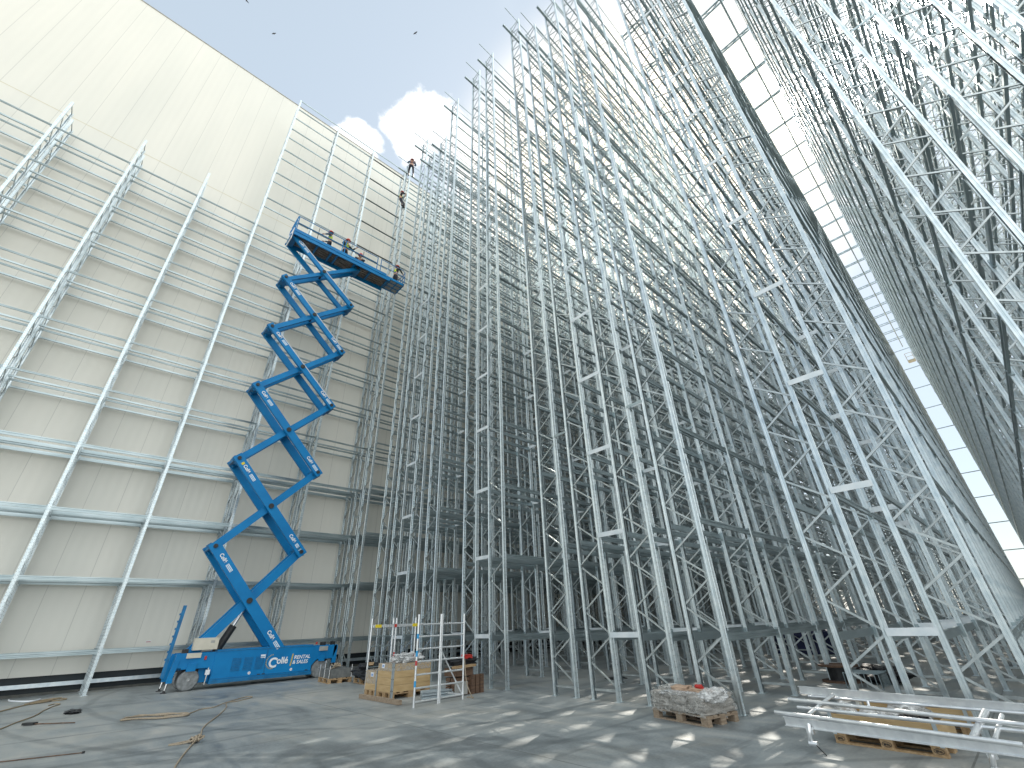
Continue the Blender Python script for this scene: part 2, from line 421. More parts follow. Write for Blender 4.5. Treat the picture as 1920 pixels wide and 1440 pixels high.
    def mesh(self, name, smooth=False):
        me = bpy.data.meshes.new(name); me.from_pydata(self.v, [], self.f); me.update()
        import bmesh
        bm = bmesh.new(); bm.from_mesh(me); bmesh.ops.recalc_face_normals(bm, faces=bm.faces); bm.to_mesh(me); bm.free()
        if smooth:
            me.polygons.foreach_set('use_smooth', [True] * len(me.polygons))
            try: me.set_sharp_from_angle(angle=R(40))
            except Exception: pass
        return me
    def build(self, name, mat, parent=None, smooth=False, loc=(0, 0, 0), rot=(0, 0, 0)):
        me = self.mesh(name, smooth); me.materials.append(M[mat])
        return link(name, me, parent, loc, rot)

def link(name, me, parent=None, loc=(0, 0, 0), rot=(0, 0, 0)):
    o = bpy.data.objects.new(name, me); COL.objects.link(o)
    o.parent = parent; o.location = loc; o.rotation_euler = rot
    return o
def tag(o, label=None, cat=None, group=None, kind=None):
    if label: o['label'] = label
    if cat: o['category'] = cat
    if group: o['group'] = group
    if kind: o['kind'] = kind
    return o
def empty(name, loc=(0, 0, 0), rz=0):
    o = bpy.data.objects.new(name, None); COL.objects.link(o); o.location = loc; o.rotation_euler = (0, 0, rz)
    o.empty_display_size = .2
    return o
def copy_tree(o, parent=None):
    c = o.copy(); COL.objects.link(c); c.parent = parent
    for ch in list(o.children): copy_tree(ch, c)
    return c
def text(name, s, size, mtx, mat, parent, offset=0.0, shear=0.0):
    cu = bpy.data.curves.new(name, 'FONT'); cu.body = s; cu.size = size; cu.extrude = .003; cu.offset = offset; cu.shear = shear
    tmp = bpy.data.objects.new(name + "_tmp", cu); COL.objects.link(tmp)
    dg = bpy.context.evaluated_depsgraph_get(); dg.update()
    me = bpy.data.meshes.new_from_object(tmp.evaluated_get(dg))
    bpy.data.objects.remove(tmp); me.materials.clear(); me.materials.append(M[mat])
    me.transform(mtx)
    return link(name, me, parent)
def catmull(pts, k=8):
    P = [Vector(p) for p in pts]; P = [P[0]] + P + [P[-1]]; o = []
    for i in range(1, len(P) - 2):
        for j in range(k):
            t = j / k; a, b, c, d = P[i - 1], P[i], P[i + 1], P[i + 2]
            o.append(.5 * ((2 * b) + (c - a) * t + (2 * a - 5 * b + 4 * c - d) * t * t + (3 * b - a - 3 * c + d) * t ** 3))
    o.append(P[-2]); return o

# ------------------------------------------------------------------ ground
g = MB(); g.add([(-900, -900, -.06), (1500, -900, -.06), (1500, 1500, -.06), (-900, 1500, -.06)], [(0, 1, 2, 3)])
tag(g.build('ground', 'earth'), kind='structure')
g = MB()
g.add([(-30, -30, 0), (84, -30, 0), (84, 24.0, 0), (-30, 24.0, 0)], [(0, 1, 2, 3)])
tag(g.build('floor', 'floor'), kind='structure')

# ------------------------------------------------------------------ white wall
WX0 = -.69 - 1.035 * 28
wall = empty('white_wall', (WX0, 24.1, 0))
tag(wall, 'tall white sandwich panel wall along the left side with a dark strip at its foot', 'wall')
Lw = 112
MB().box(0, Lw, 0, .2, .58, 25.02).build('panel_sheet', 'wall', wall)
MB().box(0, Lw, 0, .2, 25.05, 37.0).build('panel_sheet', 'wall', wall)
MB().box(0, Lw, -.004, .19, 25.02, 25.05).build('joint_bead', 'tan_trim', wall)
MB().box(0, Lw, -.03, .24, 37.0, 37.06).build('coping', 'grey_plate', wall)
MB().box(0, Lw, -.012, 0, .555, .66).build('base_flashing', 'wall', wall)
MB().box(0, Lw, .04, .2, .06, .555).build('base_strip', 'membrane', wall)
MB().box(0, Lw, -.1, .2, -.05, .075).build('curb', 'curb', wall)
rl = MB(); rl.box(0, Lw, -.10, .02, .23, .26); rl.box(0, Lw, -.10, -.07, .26, .33); rl.box(0, Lw, -.09, .02, .33, .35)
rl.build('base_rail', 'galv', wall)
sg = MB().box(0, .17, -.006, 0, 0, .06).build('warning_sticker', 'paper', wall, loc=(2.72 - WX0, 0, 1.42))
MB().box(.01, .16, -.009, -.006, .01, .03).build('sticker_stripe', 'red', sg)

# ------------------------------------------------------------------ pallet racks
POST_W = .12
def post_mesh(H, rear=False):
    o = [(-.06, 0), (-.034, 0), (-.028, .010), (-.012, .010), (-.008, .003), (.008, .003), (.012, .010), (.028, .010), (.034, 0), (.06, 0),
         (.06, .035), (.052, .042), (.052, .055), (.06, .062), (.06, .098), (.038, .098), (.038, .088), (.05, .086),
         (.05, .012), (-.05, .012), (-.05, .086), (-.038, .088), (-.038, .098), (-.06, .098), (-.06, .062), (-.052, .055), (-.052, .042), (-.06, .035)]
    o = [(x * .80, y * .84) for x, y in o]
    if rear: o = [(x, -y) for x, y in reversed(o)]
    m = MB(); m.prism(o, .012, H)
    if rear: m.box(-.09, .09, -.12, .02, 0, .012)
    else: m.box(-.09, .09, -.02, .12, 0, .012)
    me = m.mesh('post'); me.materials.append(M['post']); return me
D = .775
PER = 1.04
def brace_mesh(H):
    m = MB(); y0, y1 = .05, D - .05
    m.bar((0, y0, .2), (0, y1, .2), .03, .045)
    z = .2; side = 0; k = 0
    pts = []
    zl = .19 + .0; zh = .66
    seq = []
    a = .24
    i = 0
    while True:
        yy = y0 if i % 2 == 0 else y1
        zz = .24 + i * PER / 2
        if zz > H - .12: break
        seq.append((yy, zz)); i += 1
    for (ya, za), (yb, zb) in zip(seq, seq[1:]):
        dy = (yb - ya) / abs(yb - ya)
        m.bar((0, ya, za + .02), (0, yb, zb - .02), .026, .034, (0, 0, 1))
    m.bar((0, y0, H - .06), (0, y1, H - .06), .03, .045)
    me = m.mesh('upright_frame'); me.materials.append(M['brace']); return me
cache = {}
def getm(kind, H):
    key = (kind, H)
    if key not in cache:
        cache[key] = brace_mesh(H) if kind == 'b' else post_mesh(H, kind == 'r')
    return cache[key]
def beam_outline(h):
    t = .034 if h > .1 else .046
    # sigma shaped box section seen along x: (y,z)
    return [(-t, 0), (t * .3, 0), (t * .3, h), (-t, h), (-t, h * .72), (-t * .55, h * .64), (-t * .55, h * .36), (-t, h * .28)]
def beam_part(m, x0, x1, y, z, h, flip):
    o = [((-a if flip else a) + y, b + z - h) for a, b in beam_outline(h)]
    if flip: o = o[::-1]
    m.extr(o, 'x', x0, x1)
    for xs in (x0, x1 - .03):     # end brackets
        yy = y + (.012 if not flip else -.012)
        m.box(xs, xs + .03, min(y, yy) - .03, max(y, yy) + .02, z - h - .05, z + .04)
beam_cache = {}
def beam_obj_mesh(L, h, flip):
    k = (round(L, 3), h, flip)
    if k not in beam_cache:
        m = MB(); beam_part(m, .052, L - .052, 0, 0, h, flip)
        me = m.mesh('load_beam'); me.materials.append(M['beam']); beam_cache[k] = me
    return beam_cache[k]
LEV = [1.28, 3.5, 5.72, 8.05, 10.37, 12.7, 15.05, 17.4, 19.75, 22.05, 24.4, 26.75, 29.1, 31.4]
stuff_cache = {}
def far_beams(X, n0, n1, pitch, H, lev, key):
    if key in stuff_cache: return stuff_cache[key]
    m = MB()
    for i in range(n0, n1):
        a = i * pitch + .065; b = (i + 1) * pitch - .065
        for z in lev:
            if z > H: continue
            h = .125 if z < 9 else .07
            for y, fl in ((.024, False), (D - .024, True)):
                o = [((-p if fl else p) + y, q + z - h) for p, q in beam_outline(h)]
                if fl: o = o[::-1]
                m.extr(o, 'x', a - .013, b + .013)
    me = m.mesh('load_beam'); me.materials.append(M['beam']); stuff_cache[key] = me
    return me
def rack(label, X, Y, H, n, pitch=2.8, lev=LEV, hf=None, near=3, spacer=None, rails=True, group='rows of tall galvanized pallet racking', offset_first=0, far_key=None):
    """one single-depth rack row along +x; Y = camera side face; spacer = gap to the next row behind (+y)"""
    root = empty('rack_row', (X, Y, 0))
    tag(root, label, 'pallet rack', group)
    for i in range(n):
        Hi = hf(i) if hf else H
        f = link('upright_frame', getm('b', Hi), root, (i * pitch, 0, 0))
        link('post', getm('f', Hi), f, (0, 0, 0)); link('post', getm('r', Hi), f, (0, D, 0))
    for i in range(near):
        for z in lev:
            Hi = min(hf(i), hf(i + 1)) if hf else H
            if z > Hi - .1: continue
            h = .125 if z < 9 else .07
            for y, fl in ((.024, False), (D - .024, True)):
                link('load_beam', beam_obj_mesh(pitch, h, fl), root, (i * pitch, y, z))
    if n - 1 > near:
        b = link('load_beam', far_beams(X, near, n - 1, pitch, H, lev, far_key or (near, n, pitch, H, len(lev))), root)
        tag(b, kind='stuff')
    if rails and H > 30:
        m = MB()
        Lr = (n - 1) * pitch
        m.box(-1.15, Lr, .02, .05, H - .62, H - .55)
        m.box(-.05, Lr, D - .06, D - .03, H - .04, H + .02)
        m.box(-.75, Lr, D - .16, D - .05, H - .95, H - .84)
        m.build('top_rail', 'beam', root)
    if spacer:
        k = ('sp', spacer); wide = spacer > .5
        if k not in cache:
            me = MB().box(-.062, -.054, D - .03, D + spacer + .03, -.05 if wide else -.03, .06 if wide else .04).mesh('row_spacer'); me.materials.append(M['plate' if wide else 'beam']); cache[k] = me
        m = MB()
        zs = [z + (0 if wide else .9) for z in (lev if wide else lev[2::3]) if z < H - 1.3]
        for i in range(n):
            for z in zs:
                if i < 6: link('row_spacer', cache[k], root, (i * pitch, 0, z))
                else: m.box(i * pitch - .07, i * pitch - .062, D - .03, D + spacer + .03, z - .05, z + .06)
        tag(m.build('row_spacer', 'plate' if wide else 'beam', root), kind='stuff')
    return root

NB = 25
XE = 9.6
# wall side rows: 24 m high to the left of x=1.3, full height beyond
WP = 2.806; WX = 1.32 - 5 * WP
rack('lower rack row squeezed between the white wall and the stepped rack row', WX, 23.16, 24.0, 32, WP, near=8, lev=LEV[:10], rails=False)
hfw = lambda i: 23.95 if i < 5 else 34.74
wlev = LEV
wr = rack('stepped rack row along the white wall, low at the left, full height behind the lift', WX, 22.04, 34.74, 32, WP, hf=hfw, near=0, rails=False, far_key='none', lev=[])
for i in range(8):
    top = 22.1 if i < 5 else 34.0
    for z in LEV + [33.7]:
        if z > top: continue
        if len([c for c in wr.children if c.name.startswith('load_beam')]) > 96: break
        h = .125 if z < 9 else .07
        link('load_beam', beam_obj_mesh(WP, h, False), wr, (i * WP, .024, z))
mfar = MB()
for i in range(31):
    top = 22.1 if i < 5 else 34.0
    for z in LEV + [33.7]:
        if z > top: continue
        h = .125 if z < 9 else .07
        for y, fl in ((.024, False), (D - .024, True)):
            if i < 8 and not fl and len([c for c in wr.children if c.name.startswith('load_beam')]) <= 99 and not (i == 7 and z > 22): continue
            o = [((-p if fl else p) + y, q + z - h) for p, q in beam_outline(h)]
            if fl: o = o[::-1]
            mfar.extr(o, 'x', i * WP + .065, (i + 1) * WP - .065)
tag(mfar.build('load_beam', 'beam', wr), kind='stuff')
MB().box(5 * WP, 31 * WP, .02, .06, 34.68, 34.76).build('top_rail', 'beam', wr)

rows = [
 ('W0', 20.82, 34.74, 'tall rack row with two climbing workers on its end, beside the stepped wall row', .44),
 ('V0', 18.37, 34.74, 'tall rack row, first one right of the lift platform end', None),
 ('V1', 17.20, 31.7, 'shorter rack row, second one right of the lift platform end', .37),
 ('V2', 15.72, 31.7, 'shorter rack row, third one right of the lift platform end', .70),
 ('V3', 14.49, 34.74, 'tall rack row rising behind the plywood crates, fourth one right of the lift platform', .45),
 ('F0', 12.05, 34.74, 'tall rack row rising behind the right end of the upright scaffold frames', None),
 ('F1', 10.67, 34.74, 'tall rack row whose front feet stand just right of the dark timber stack', .60),
 ('F2', 8.19, 34.74, 'tall rack row with the first feet right of the open floor gap', None),
 ('F3', 6.99, 31.7, 'shorter rack row with feet second to the right of the open floor gap', .42),
 ('F4', 5.51, 31.7, 'shorter rack row with a foot just behind the left end of the wrapped pallet', .71),
 ('F5', 4.32, 34.74, 'tall rack row whose front foot stands just right of the film wrapped pallet', .42),
 ('F6', 1.74, 34.74, 'rack row whose first posts rise behind the left end of the lying scaffold section', None),
 ('F7', .40, 34.74, 'rack row on the left edge of the bright sky slot', .57),
 ('R0', -2.10, 34.74, 'rack row on the right edge of the bright sky slot', None),
 ('R1', -3.34, 31.7, 'rack row with the widest near posts in the upper right, second beyond the sky slot', .43),
 ('R2', -4.535, 31.7, 'rack row in the upper right corner, third beyond the sky slot', .42),
 ('R3', -5.73, 34.74, 'rack row cut by the right picture edge, fourth beyond the sky slot', .42),
 ('R4', -8.6, 34.74, 'rack row seen only through the upper right corner rows, nearer of two', None),
 ('R5', -9.85, 34.74, 'rack row seen only through the upper right corner rows, farther of two', .45),
]
gap = {}
for k, (nm, y, H, lab, g_) in enumerate(rows):
    # spacer to the row on its +y side is carried by this row
    rack(lab, XE, y, H, NB, lev=LEV, near=3, spacer=(g_ if g_ else None))

# crane-aisle trusses across the top of each aisle, one over every upright from the third on
def truss_mesh(L):
    m = MB()
    for z, xo in ((0, 0), (.45, .45)):
        m.box(xo - .045, xo + .045, -.1, L + .1, z - .04, z + .04)
    k = max(2, int(L / .5)); 
    for i in range(k):
        a = L * i / k; b = L * (i + 1) / k
        m.bar((0 if i % 2 else .45, a, 0 if i % 2 else .45), (.45 if i % 2 else 0, b, .45 if i % 2 else 0), .035, .035)
    me = m.mesh('aisle_truss'); me.materials.append(M['beam']); return me
aisles = [(19.15, 20.82, 'above the aisle next to the white wall row'), (12.82, 14.49, 'above the aisle left of the middle pair of racks'),
          (8.97, 10.67, 'above the aisle left of the central block'), (2.52, 4.32, 'above the aisle right of the central block'),
          (-1.32, .40, 'seen in the bright sky slot'), (-7.82, -5.73, 'above the aisle beyond the upper right corner racks')]
for y0, y1, where in aisles:
    me = truss_mesh(y1 - y0)
    for i in range(2, NB - 1):
        t = link('aisle_truss', me, None, (XE + i * 2.8, y0, 34.45))
        tag(t, 'steel lattice crosspiece ' + where, 'truss', 'lattice crosspieces ' + where)
o = MB().box(XE + 3, XE + 24 * 2.8, -.80, -.70, 34.28, 34.38).build('crane_guide_rail', 'beam')
tag(o, 'long straight rail running down the middle of the bright sky slot', 'rail')
m = empty('gable_rails', (78.6, -1.32, 0))
tag(m, 'ladder of thin level rails closing the far open end of the sky slot', 'steel frame')
for k in range(12):
    MB().box(-.04, .04, -1.2, 3.2, 1.0 + k * 3.06 - .05, 1.0 + k * 3.06 + .05).build('girt', 'beam', m)
for y in (-1.25, 3.25): MB().box(-.06, .06, y - .06, y + .06, 0, 34.8).build('gable_post', 'beam', m)
t = empty('service_cage', (80.0, -.9, 33.2))
tag(t, 'small tan cage hanging near the top of the far end of the sky slot', 'cage')
c = MB()
for x in (-.5, .5):
    for y in (-.4, .4): c.box(x - .04, x + .04, y - .04, y + .04, 0, 1.1)
for z in (0, .55, 1.1):
    c.box(-.5, .5, -.44, -.38, z - .03, z + .03); c.box(-.5, .5, .38, .44, z - .03, z + .03); c.box(-.54, -.48, -.4, .4, z - .03, z + .03)
c.build('cage_frame', 'beige', t)
MB().box(-.5, .5, -.4, .4, -.1, -.03).build('cage_floor', 'beige', t)

# ------------------------------------------------------------------ scissor lift
YN, YF = 20.0, 21.0
lift = empty('scissor_lift', (5.9, 20.5, 0))
tag(lift, 'big blue scissor lift raised high beside the white wall', 'scissor lift')
def lb(mb, name, mat, parent=None, smooth=False):
    """build at world coordinates, parent under lift with offset"""
    par = parent or lift
    off = Vector((0, 0, 0)); p = par
    while p is not None: off += p.location; p = p.parent
    mb.v = [tuple(Vector(v) - off) for v in mb.v]
    return mb.build(name, mat, par, smooth)
def lmtx(par, m):
    off = Vector((0, 0, 0)); p = par
    while p is not None: off += p.location; p = p.parent
    return Matrix.Translation(-off) @ m
# chassis: centre hood, end frames
hood = MB().extr([(4.36, .14), (7.72, .14), (7.72, 1.05), (7.68, 1.13), (4.40, 1.13), (4.36, 1.05)], 'y', YN, YF)
hood = lb(hood, 'hood', 'blue')
mb = MB(); mb.box(4.34, 7.76, YN - .02, YN, .14, .24); mb.box(4.34, 7.76, YN - .014, YN, .27, .285); mb.box(4.36, 7.72, YN - .012, YN, 1.07, 1.10)
lb(mb, 'sill', 'blue_dark')
for x in (6.02, 6.045): lb(MB().box(x, x + .006, YN - .004, YN, .28, 1.06), 'panel_gap', 'black')
for i in range(3):
    x = 4.92 + i * .38
    v = MB()
    for k in range(9): v.box(x, x + .28, YN - .012, YN, .46 + k * .045, .46 + k * .045 + .02)
    lb(v, 'vent', 'blue_dark')
for x in (5.55, 6.98): 
    lb(MB().lathe([(.045, -.006), (.045, 0)], (x, YN, .36), 'y', 16), 'round_sticker', 'white_txt')
    lb(MB().box(x - .02, x + .03, YN - .009, YN - .006, .355, .367), 'sticker_mark', 'red')
lb(MB().box(5.83, 5.99, YN - .006, YN, .78, .90), 'paper_notice', 'paper')
for x in (5.82, 5.98, 7.5): lb(MB().box(x, x + .1, YN - .02, YN, .285, .31), 'latch', 'black')
def ty(x, z, a=0.0, y=YN - .006, s=(1, 1)):
    return Matrix(((math.cos(a) * s[0], -math.sin(a) * s[1], 0, x), (0, 0, -1, y), (math.sin(a) * s[0], math.cos(a) * s[1], 0, z), (0, 0, 0, 1)))
text('lettering', 'C', .42, lmtx(hood, ty(6.13, .49, R(-4))), 'white_txt', hood, .012)
text('lettering', 'ollé', .29, lmtx(hood, ty(6.42, .575, 0, s=(.92, 1))), 'white_txt', hood, .007)
text('lettering', 'RENTAL', .165, lmtx(hood, ty(7.02, .685, 0, s=(1.0, 1))), 'white_txt', hood, .003, .12)
text('lettering', '& SALES', .165, lmtx(hood, ty(6.99, .53, 0, s=(.98, 1))), 'white_txt', hood, .003, .12)
gr = MB()
gr.bar((6.925, YN - .005, .47), (6.965, YN - .005, .86), .045, .006, (0, 1, 0))
lb(gr, 'logo_divider', 'gold_txt', hood)
gr = MB()
for k in range(15):
    a = R(95 + k * 13); c = (6.27, .655)
    gr.bar((c[0] + .20 * math.cos(a), YN - .005, c[1] + .20 * math.sin(a)), (c[0] + .235 * math.cos(a), YN - .005, c[1] + .235 * math.sin(a)), .022, .006, (0, 1, 0))
lb(gr, 'logo_gear', 'gold_txt', hood)
for y0, y1 in ((YN + .02, YN + .16), (YF - .16, YF - .02)):
    lb(MB().extr([(3.30, .95), (3.45, .62), (4.2, .62), (4.36, .42), (4.36, 1.08), (3.30, 1.08)], 'y', y0, y1), 'side_frame', 'blue')
    lb(MB().extr([(8.66, .95), (8.52, .62), (7.9, .62), (7.72, .42), (7.72, 1.08), (8.66, 1.08)], 'y', y0, y1), 'side_frame', 'blue')
ch = MB(); ch.box(3.34, 8.60, YN + .17, YF - .17, .6, .72); ch.box(3.28, 3.42, YN + .03, YF - .03, .66, 1.02); ch.box(8.54, 8.68, YN + .03, YF - .03, .66, 1.02)
ch.box(4.0, 4.34, YN + .2, YF - .2, .2, .9); ch.box(7.74, 8.0, YN + .2, YF - .2, .2, .9)
ch.box(3.6, 3.86, YN - .02, YN + .1, .55, .78); ch.box(7.98, 8.2, YN - .02, YN + .1, .55, .78)
lb(ch, 'chassis', 'blue')
lb(MB().box(3.5, 8.4, YN + .24, YF - .24, .26, .6), 'axle_beam', 'black')
# wheels
for (wx, wy, sgn) in ((3.74, YN + .03, 1), (3.74, YF - .23, 1), (8.07, YN + .05, 1), (8.07, YF - .25, 1)):
    r = .30
    w = MB().lathe([(.19, .0), (r - .03, .0), (r, .03), (r, .17), (r - .03, .20), (.19, .20)], (0, 0, 0), 'y', 32)
    wo = w.build('wheel', 'rubber', lift, True, loc=(wx - 5.9, wy - 20.5, r))
    rm = MB().lathe([(.19, .02), (.185, .012), (.15, .03), (.13, .05), (.06, .035), (.055, -.01), (.02, -.02)], (0, 0, 0), 'y', 28)
    rm.build('rim', 'rim', wo, True)
    bl = MB()
    for k in range(8):
        a = k * math.pi / 4
        bl.lathe([(.011, .015), (.011, .03)], (.095 * math.cos(a), 0, .095 * math.sin(a)), 'y', 6)
    bl.lathe([(.03, -.035), (.035, -.02)], (0, 0, 0), 'y', 12)
    bl.build('wheel_nuts', 'chrome', wo)
# outriggers
for y in (YN + .07, YF - .03):
    s_ = MB(); s_.bar((3.30, y, 1.06), (3.20, y, .34), .15, .12, (0, 1, 0)); s_.box(3.14, 3.30, y - .05, y + .05, .26, .36)
    og = lb(s_, 'outrigger', 'blue')
    lb(MB().tube([(3.19, y, .36), (3.165, y, .05)], .028, 10), 'ram', 'chrome', og, True)
    lb(MB().lathe([(.09, 0), (.09, .015), (.035, .03), (.03, .08)], (3.16, y, 0), 'z', 16), 'foot_pad', 'black', og, True)
for y in (YN + .07, YF - .03):
    s_ = MB(); s_.bar((8.62, y, 1.06), (8.60, y, .46), .15, .10, (0, 1, 0))
    og = lb(s_, 'outrigger', 'blue')
    lb(MB().lathe([(.07, .38), (.05, .40), (.04, .48)], (8.6, y, 0), 'z', 14), 'foot_pad', 'black', og)
pole = MB(); pole.bar((3.0, YN + .1, .42), (3.06, YN + .1, 2.52), .10, .06, (0, 1, 0))
for k in range(7): pole.box(2.93 + k * .006, 3.0 + k * .006, YN + .06, YN + .14, .9 + k * .22, .96 + k * .22)
lb(pole, 'upright_pole', 'blue_dark')
lb(MB().tube([(4.22, YN - .02, .14), (4.24, YN - .02, .62)], .02, 8), 'stabilizer_rod', 'chrome')
lb(MB().box(4.17, 4.29, YN - .08, YN + .02, .42, .56), 'stabilizer_collar', 'paper')
for x in (3.36, 8.02, 8.42): lb(MB().box(x, x + .17, YN + .06, YN + .2, 1.08, 1.2), 'black_bumper', 'black')
cb = lb(MB().box(3.62, 4.34, YN - .04, YN + .22, 1.155, 1.51), 'control_box', 'beige')
lb(MB().box(4.10, 4.22, YN - .046, YN - .04, 1.35, 1.43), 'box_label', 'grey_plate', cb)
lb(MB().box(3.50, 3.92, YN - .03, YN + .0, .93, 1.075), 'cover_plate', 'beige')
lb(MB().box(7.94, 8.27, YN - .03, YN + .0, .90, 1.05), 'cover_plate', 'grey_plate')
lb(MB().box(4.04, 4.10, YN - .03, YN + .02, .86, .97), 'tail_lamp', 'red')
lb(MB().lathe([(.03, 1.13), (.035, 1.18), (.02, 1.21)], (7.82, YN + .05, 0), 'z', 12), 'beacon', 'red')
# lift cylinder
cy = lb(MB().tube([(4.42, 20.5, 1.02), (4.80, 20.5, 1.86)], .13, 16), 'hydraulic_cylinder', 'black', None, True)
lb(MB().tube([(4.76, 20.5, 1.78), (5.0, 20.5, 2.36)], .055, 14), 'piston_rod', 'chrome', cy, True)
# arms
ZL = [1.0, 4.5, 7.93, 11.35, 14.56, 17.70, 20.62]
XL = [3.62, 3.44, 3.40, 3.30, 3.20, 3.18, 3.02]
XR = [6.45, 6.54, 6.61, 6.65, 6.65, 6.68, 6.72]
wd = [.38, .35, .32, .30, .28, .25]
def arm(p, q, w, t, y, mat='blue'):
    m_ = MB(); d = (Vector(q) - Vector(p)).normalized(); e = .16
    P = Vector((p[0], y, p[1])); Q = Vector((q[0], y, q[1])); dd = (Q - P).normalized()
    m_.bar(P - dd * e, Q + dd * e, w, t, (0, 1, 0))
    a = lb(m_, 'scissor_arm', mat)
    # raised edge strips along the beam
    return a
for i in range(6):
    L0, R0, L1, R1 = (XL[i], ZL[i]), (XR[i], ZL[i]), (XL[i + 1], ZL[i + 1]), (XR[i + 1], ZL[i + 1])
    for y, yb in ((YN + .06, 1), (YF - .06, -1)):
        a = arm(L1, R0, wd[i], .13, y)
        # pins on the near arm
        if yb == 1:
            dx, dz = R0[0] - L1[0], R0[1] - L1[1]; ang = math.atan2(dz, dx); ln = math.hypot(dx, dz)
            ux, uz = dx / ln, dz / ln
            for (s0, sz) in ((.36, .13),) + (((ln - .85), .13),) * (1 if i in (0, 1, 2, 3, 4) else 0):
                px, pz = L1[0] + ux * s0, L1[1] + uz * s0
                nx, nz = -uz, ux
                off = -.05
                text('arm_lettering', 'Collé', .17, lmtx(a, ty(px + nx * off, pz + nz * off, ang, y - .071, (1.0, 1.1))), 'white_txt', a, .005)
                st = MB(); c0 = Vector((px + ux * .46 + nx * .0, y - .068, pz + uz * .46)); c1 = c0 + Vector((ux, 0, uz)) * .30
                st.bar(c0, c1, .12, .004, (0, 1, 0)); lb(st, 'sticker', 'paper', a)
                st = MB(); c0 = Vector((px + ux * .475, y - .0705, pz + uz * .475)); c1 = c0 + Vector((ux, 0, uz)) * .27
                for oo in (-.025, .02):
                    st.bar(c0 + Vector((nx * oo, 0, nz * oo)), c1 + Vector((nx * oo, 0, nz * oo)), .02, .003, (0, 1, 0))
                lb(st, 'sticker_print', 'blue_stripe', a)
            if i in (1,):
                for s0 in (.22, ln - .22):
                    c0 = Vector((L1[0] + ux * s0, y - .068, L1[1] + uz * s0))
                    st = MB(); st.bar(c0, c0 + Vector((ux, 0, uz)) * .1, .12, .004, (0, 1, 0)); lb(st, 'warning_sticker', 'yellow', a)
            if i >= 3:      # hose track along the arm
                tr = MB(); q0 = Vector((L1[0] + ux * .5 + nx * .12, y - .07, L1[1] + uz * .5 + nz * .12)); q1 = Vector((R0[0] - ux * .3 + nx * .12, y - .07, R0[1] - uz * .3 + nz * .12))
                tr.tube([q0, q1], .02, 6); lb(tr, 'hose', 'paper', a)
    for y in (YN + .25, YF - .25):
        arm(L0, R1, wd[i] * .82, .13, y)
    # cross tubes and pins
    for (px, pz) in (L1, R1):
        pn = MB(); pn.tube([(px, YN - .05, pz), (px, YF + .05, pz)], .075, 14); lb(pn, 'pivot_pin', 'black', None, True)
        kn = MB(); kn.box(px - .17, px + .17, YN + .14, YF - .14, pz - .12, pz + .12); lb(kn, 'cross_beam', 'blue_dark')
    # centre pin
    cz = (L1[1] * R0[0] - 0) if 0 else None
    t_ = (lambda a, b, c, d: ((c[0] - a[0]) * (d[1] - c[1]) - (c[1] - a[1]) * (d[0] - c[0])) / ((b[0] - a[0]) * (d[1] - c[1]) - (b[1] - a[1]) * (d[0] - c[0])))(L0, R1, L1, R0)
    cxp = L0[0] + (R1[0] - L0[0]) * t_; czp = L0[1] + (R1[1] - L0[1]) * t_
    pn = MB(); pn.lathe([(.10, -.05), (.10, -.01), (.06, -.01), (.06, .01)], (cxp, YN - .01, czp), 'y', 16); pn.tube([(cxp, YN, czp), (cxp, YF, czp)], .06, 12)
    lb(pn, 'pivot_pin', 'black', None, True)
# platform
PZ = 20.78
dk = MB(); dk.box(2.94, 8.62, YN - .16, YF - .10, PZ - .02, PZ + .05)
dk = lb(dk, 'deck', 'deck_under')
for y0, y1 in ((YN - .22, YN - .16), (YF - .10, YF - .04)):
    sb = MB(); sb.box(2.92, 8.66, y0, y1, PZ - .26, PZ - .06); sb.box(2.92, 8.4, y0 - (.02 if y0 < 20.5 else -.02), y1 - (.02 if y0 < 20.5 else -.02), PZ - .04, PZ + .16)
    for x in (3.6, 3.75, 5.2, 5.35, 6.6, 6.75, 7.9, 8.05): sb.box(x, x + .04, y0 - .03, y1, PZ - .1, PZ + .02)
    lb(sb, 'side_beam', 'blue')
for x in (3.0, 4.2, 5.0, 5.35, 6.4, 7.4, 8.55):
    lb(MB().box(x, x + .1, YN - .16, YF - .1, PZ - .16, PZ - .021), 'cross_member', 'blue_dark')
rb = MB()
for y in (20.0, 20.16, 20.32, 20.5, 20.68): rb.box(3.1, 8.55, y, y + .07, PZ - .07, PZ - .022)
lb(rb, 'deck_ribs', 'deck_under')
ex = MB(); ex.box(8.2, 9.62, YN - .12, YF - .14, PZ + .0, PZ + .06); ex = lb(ex, 'extension_deck', 'grey_plate')
fr = MB(); fr.box(8.2, 9.66, YN - .17, YN - .12, PZ - .05, PZ + .1); fr.box(8.2, 9.66, YF - .14, YF - .09, PZ - .05, PZ + .1); fr.box(9.62, 9.67, YN - .17, YF - .09, PZ - .05, PZ + .1)
for x in (8.75, 9.2): fr.box(x, x + .04, YN - .12, YF - .14, PZ - .04, PZ)
for y in (20.15, 20.5): fr.box(8.66, 9.62, y, y + .03, PZ - .04, PZ)
lb(fr, 'extension_frame', 'blue', ex)
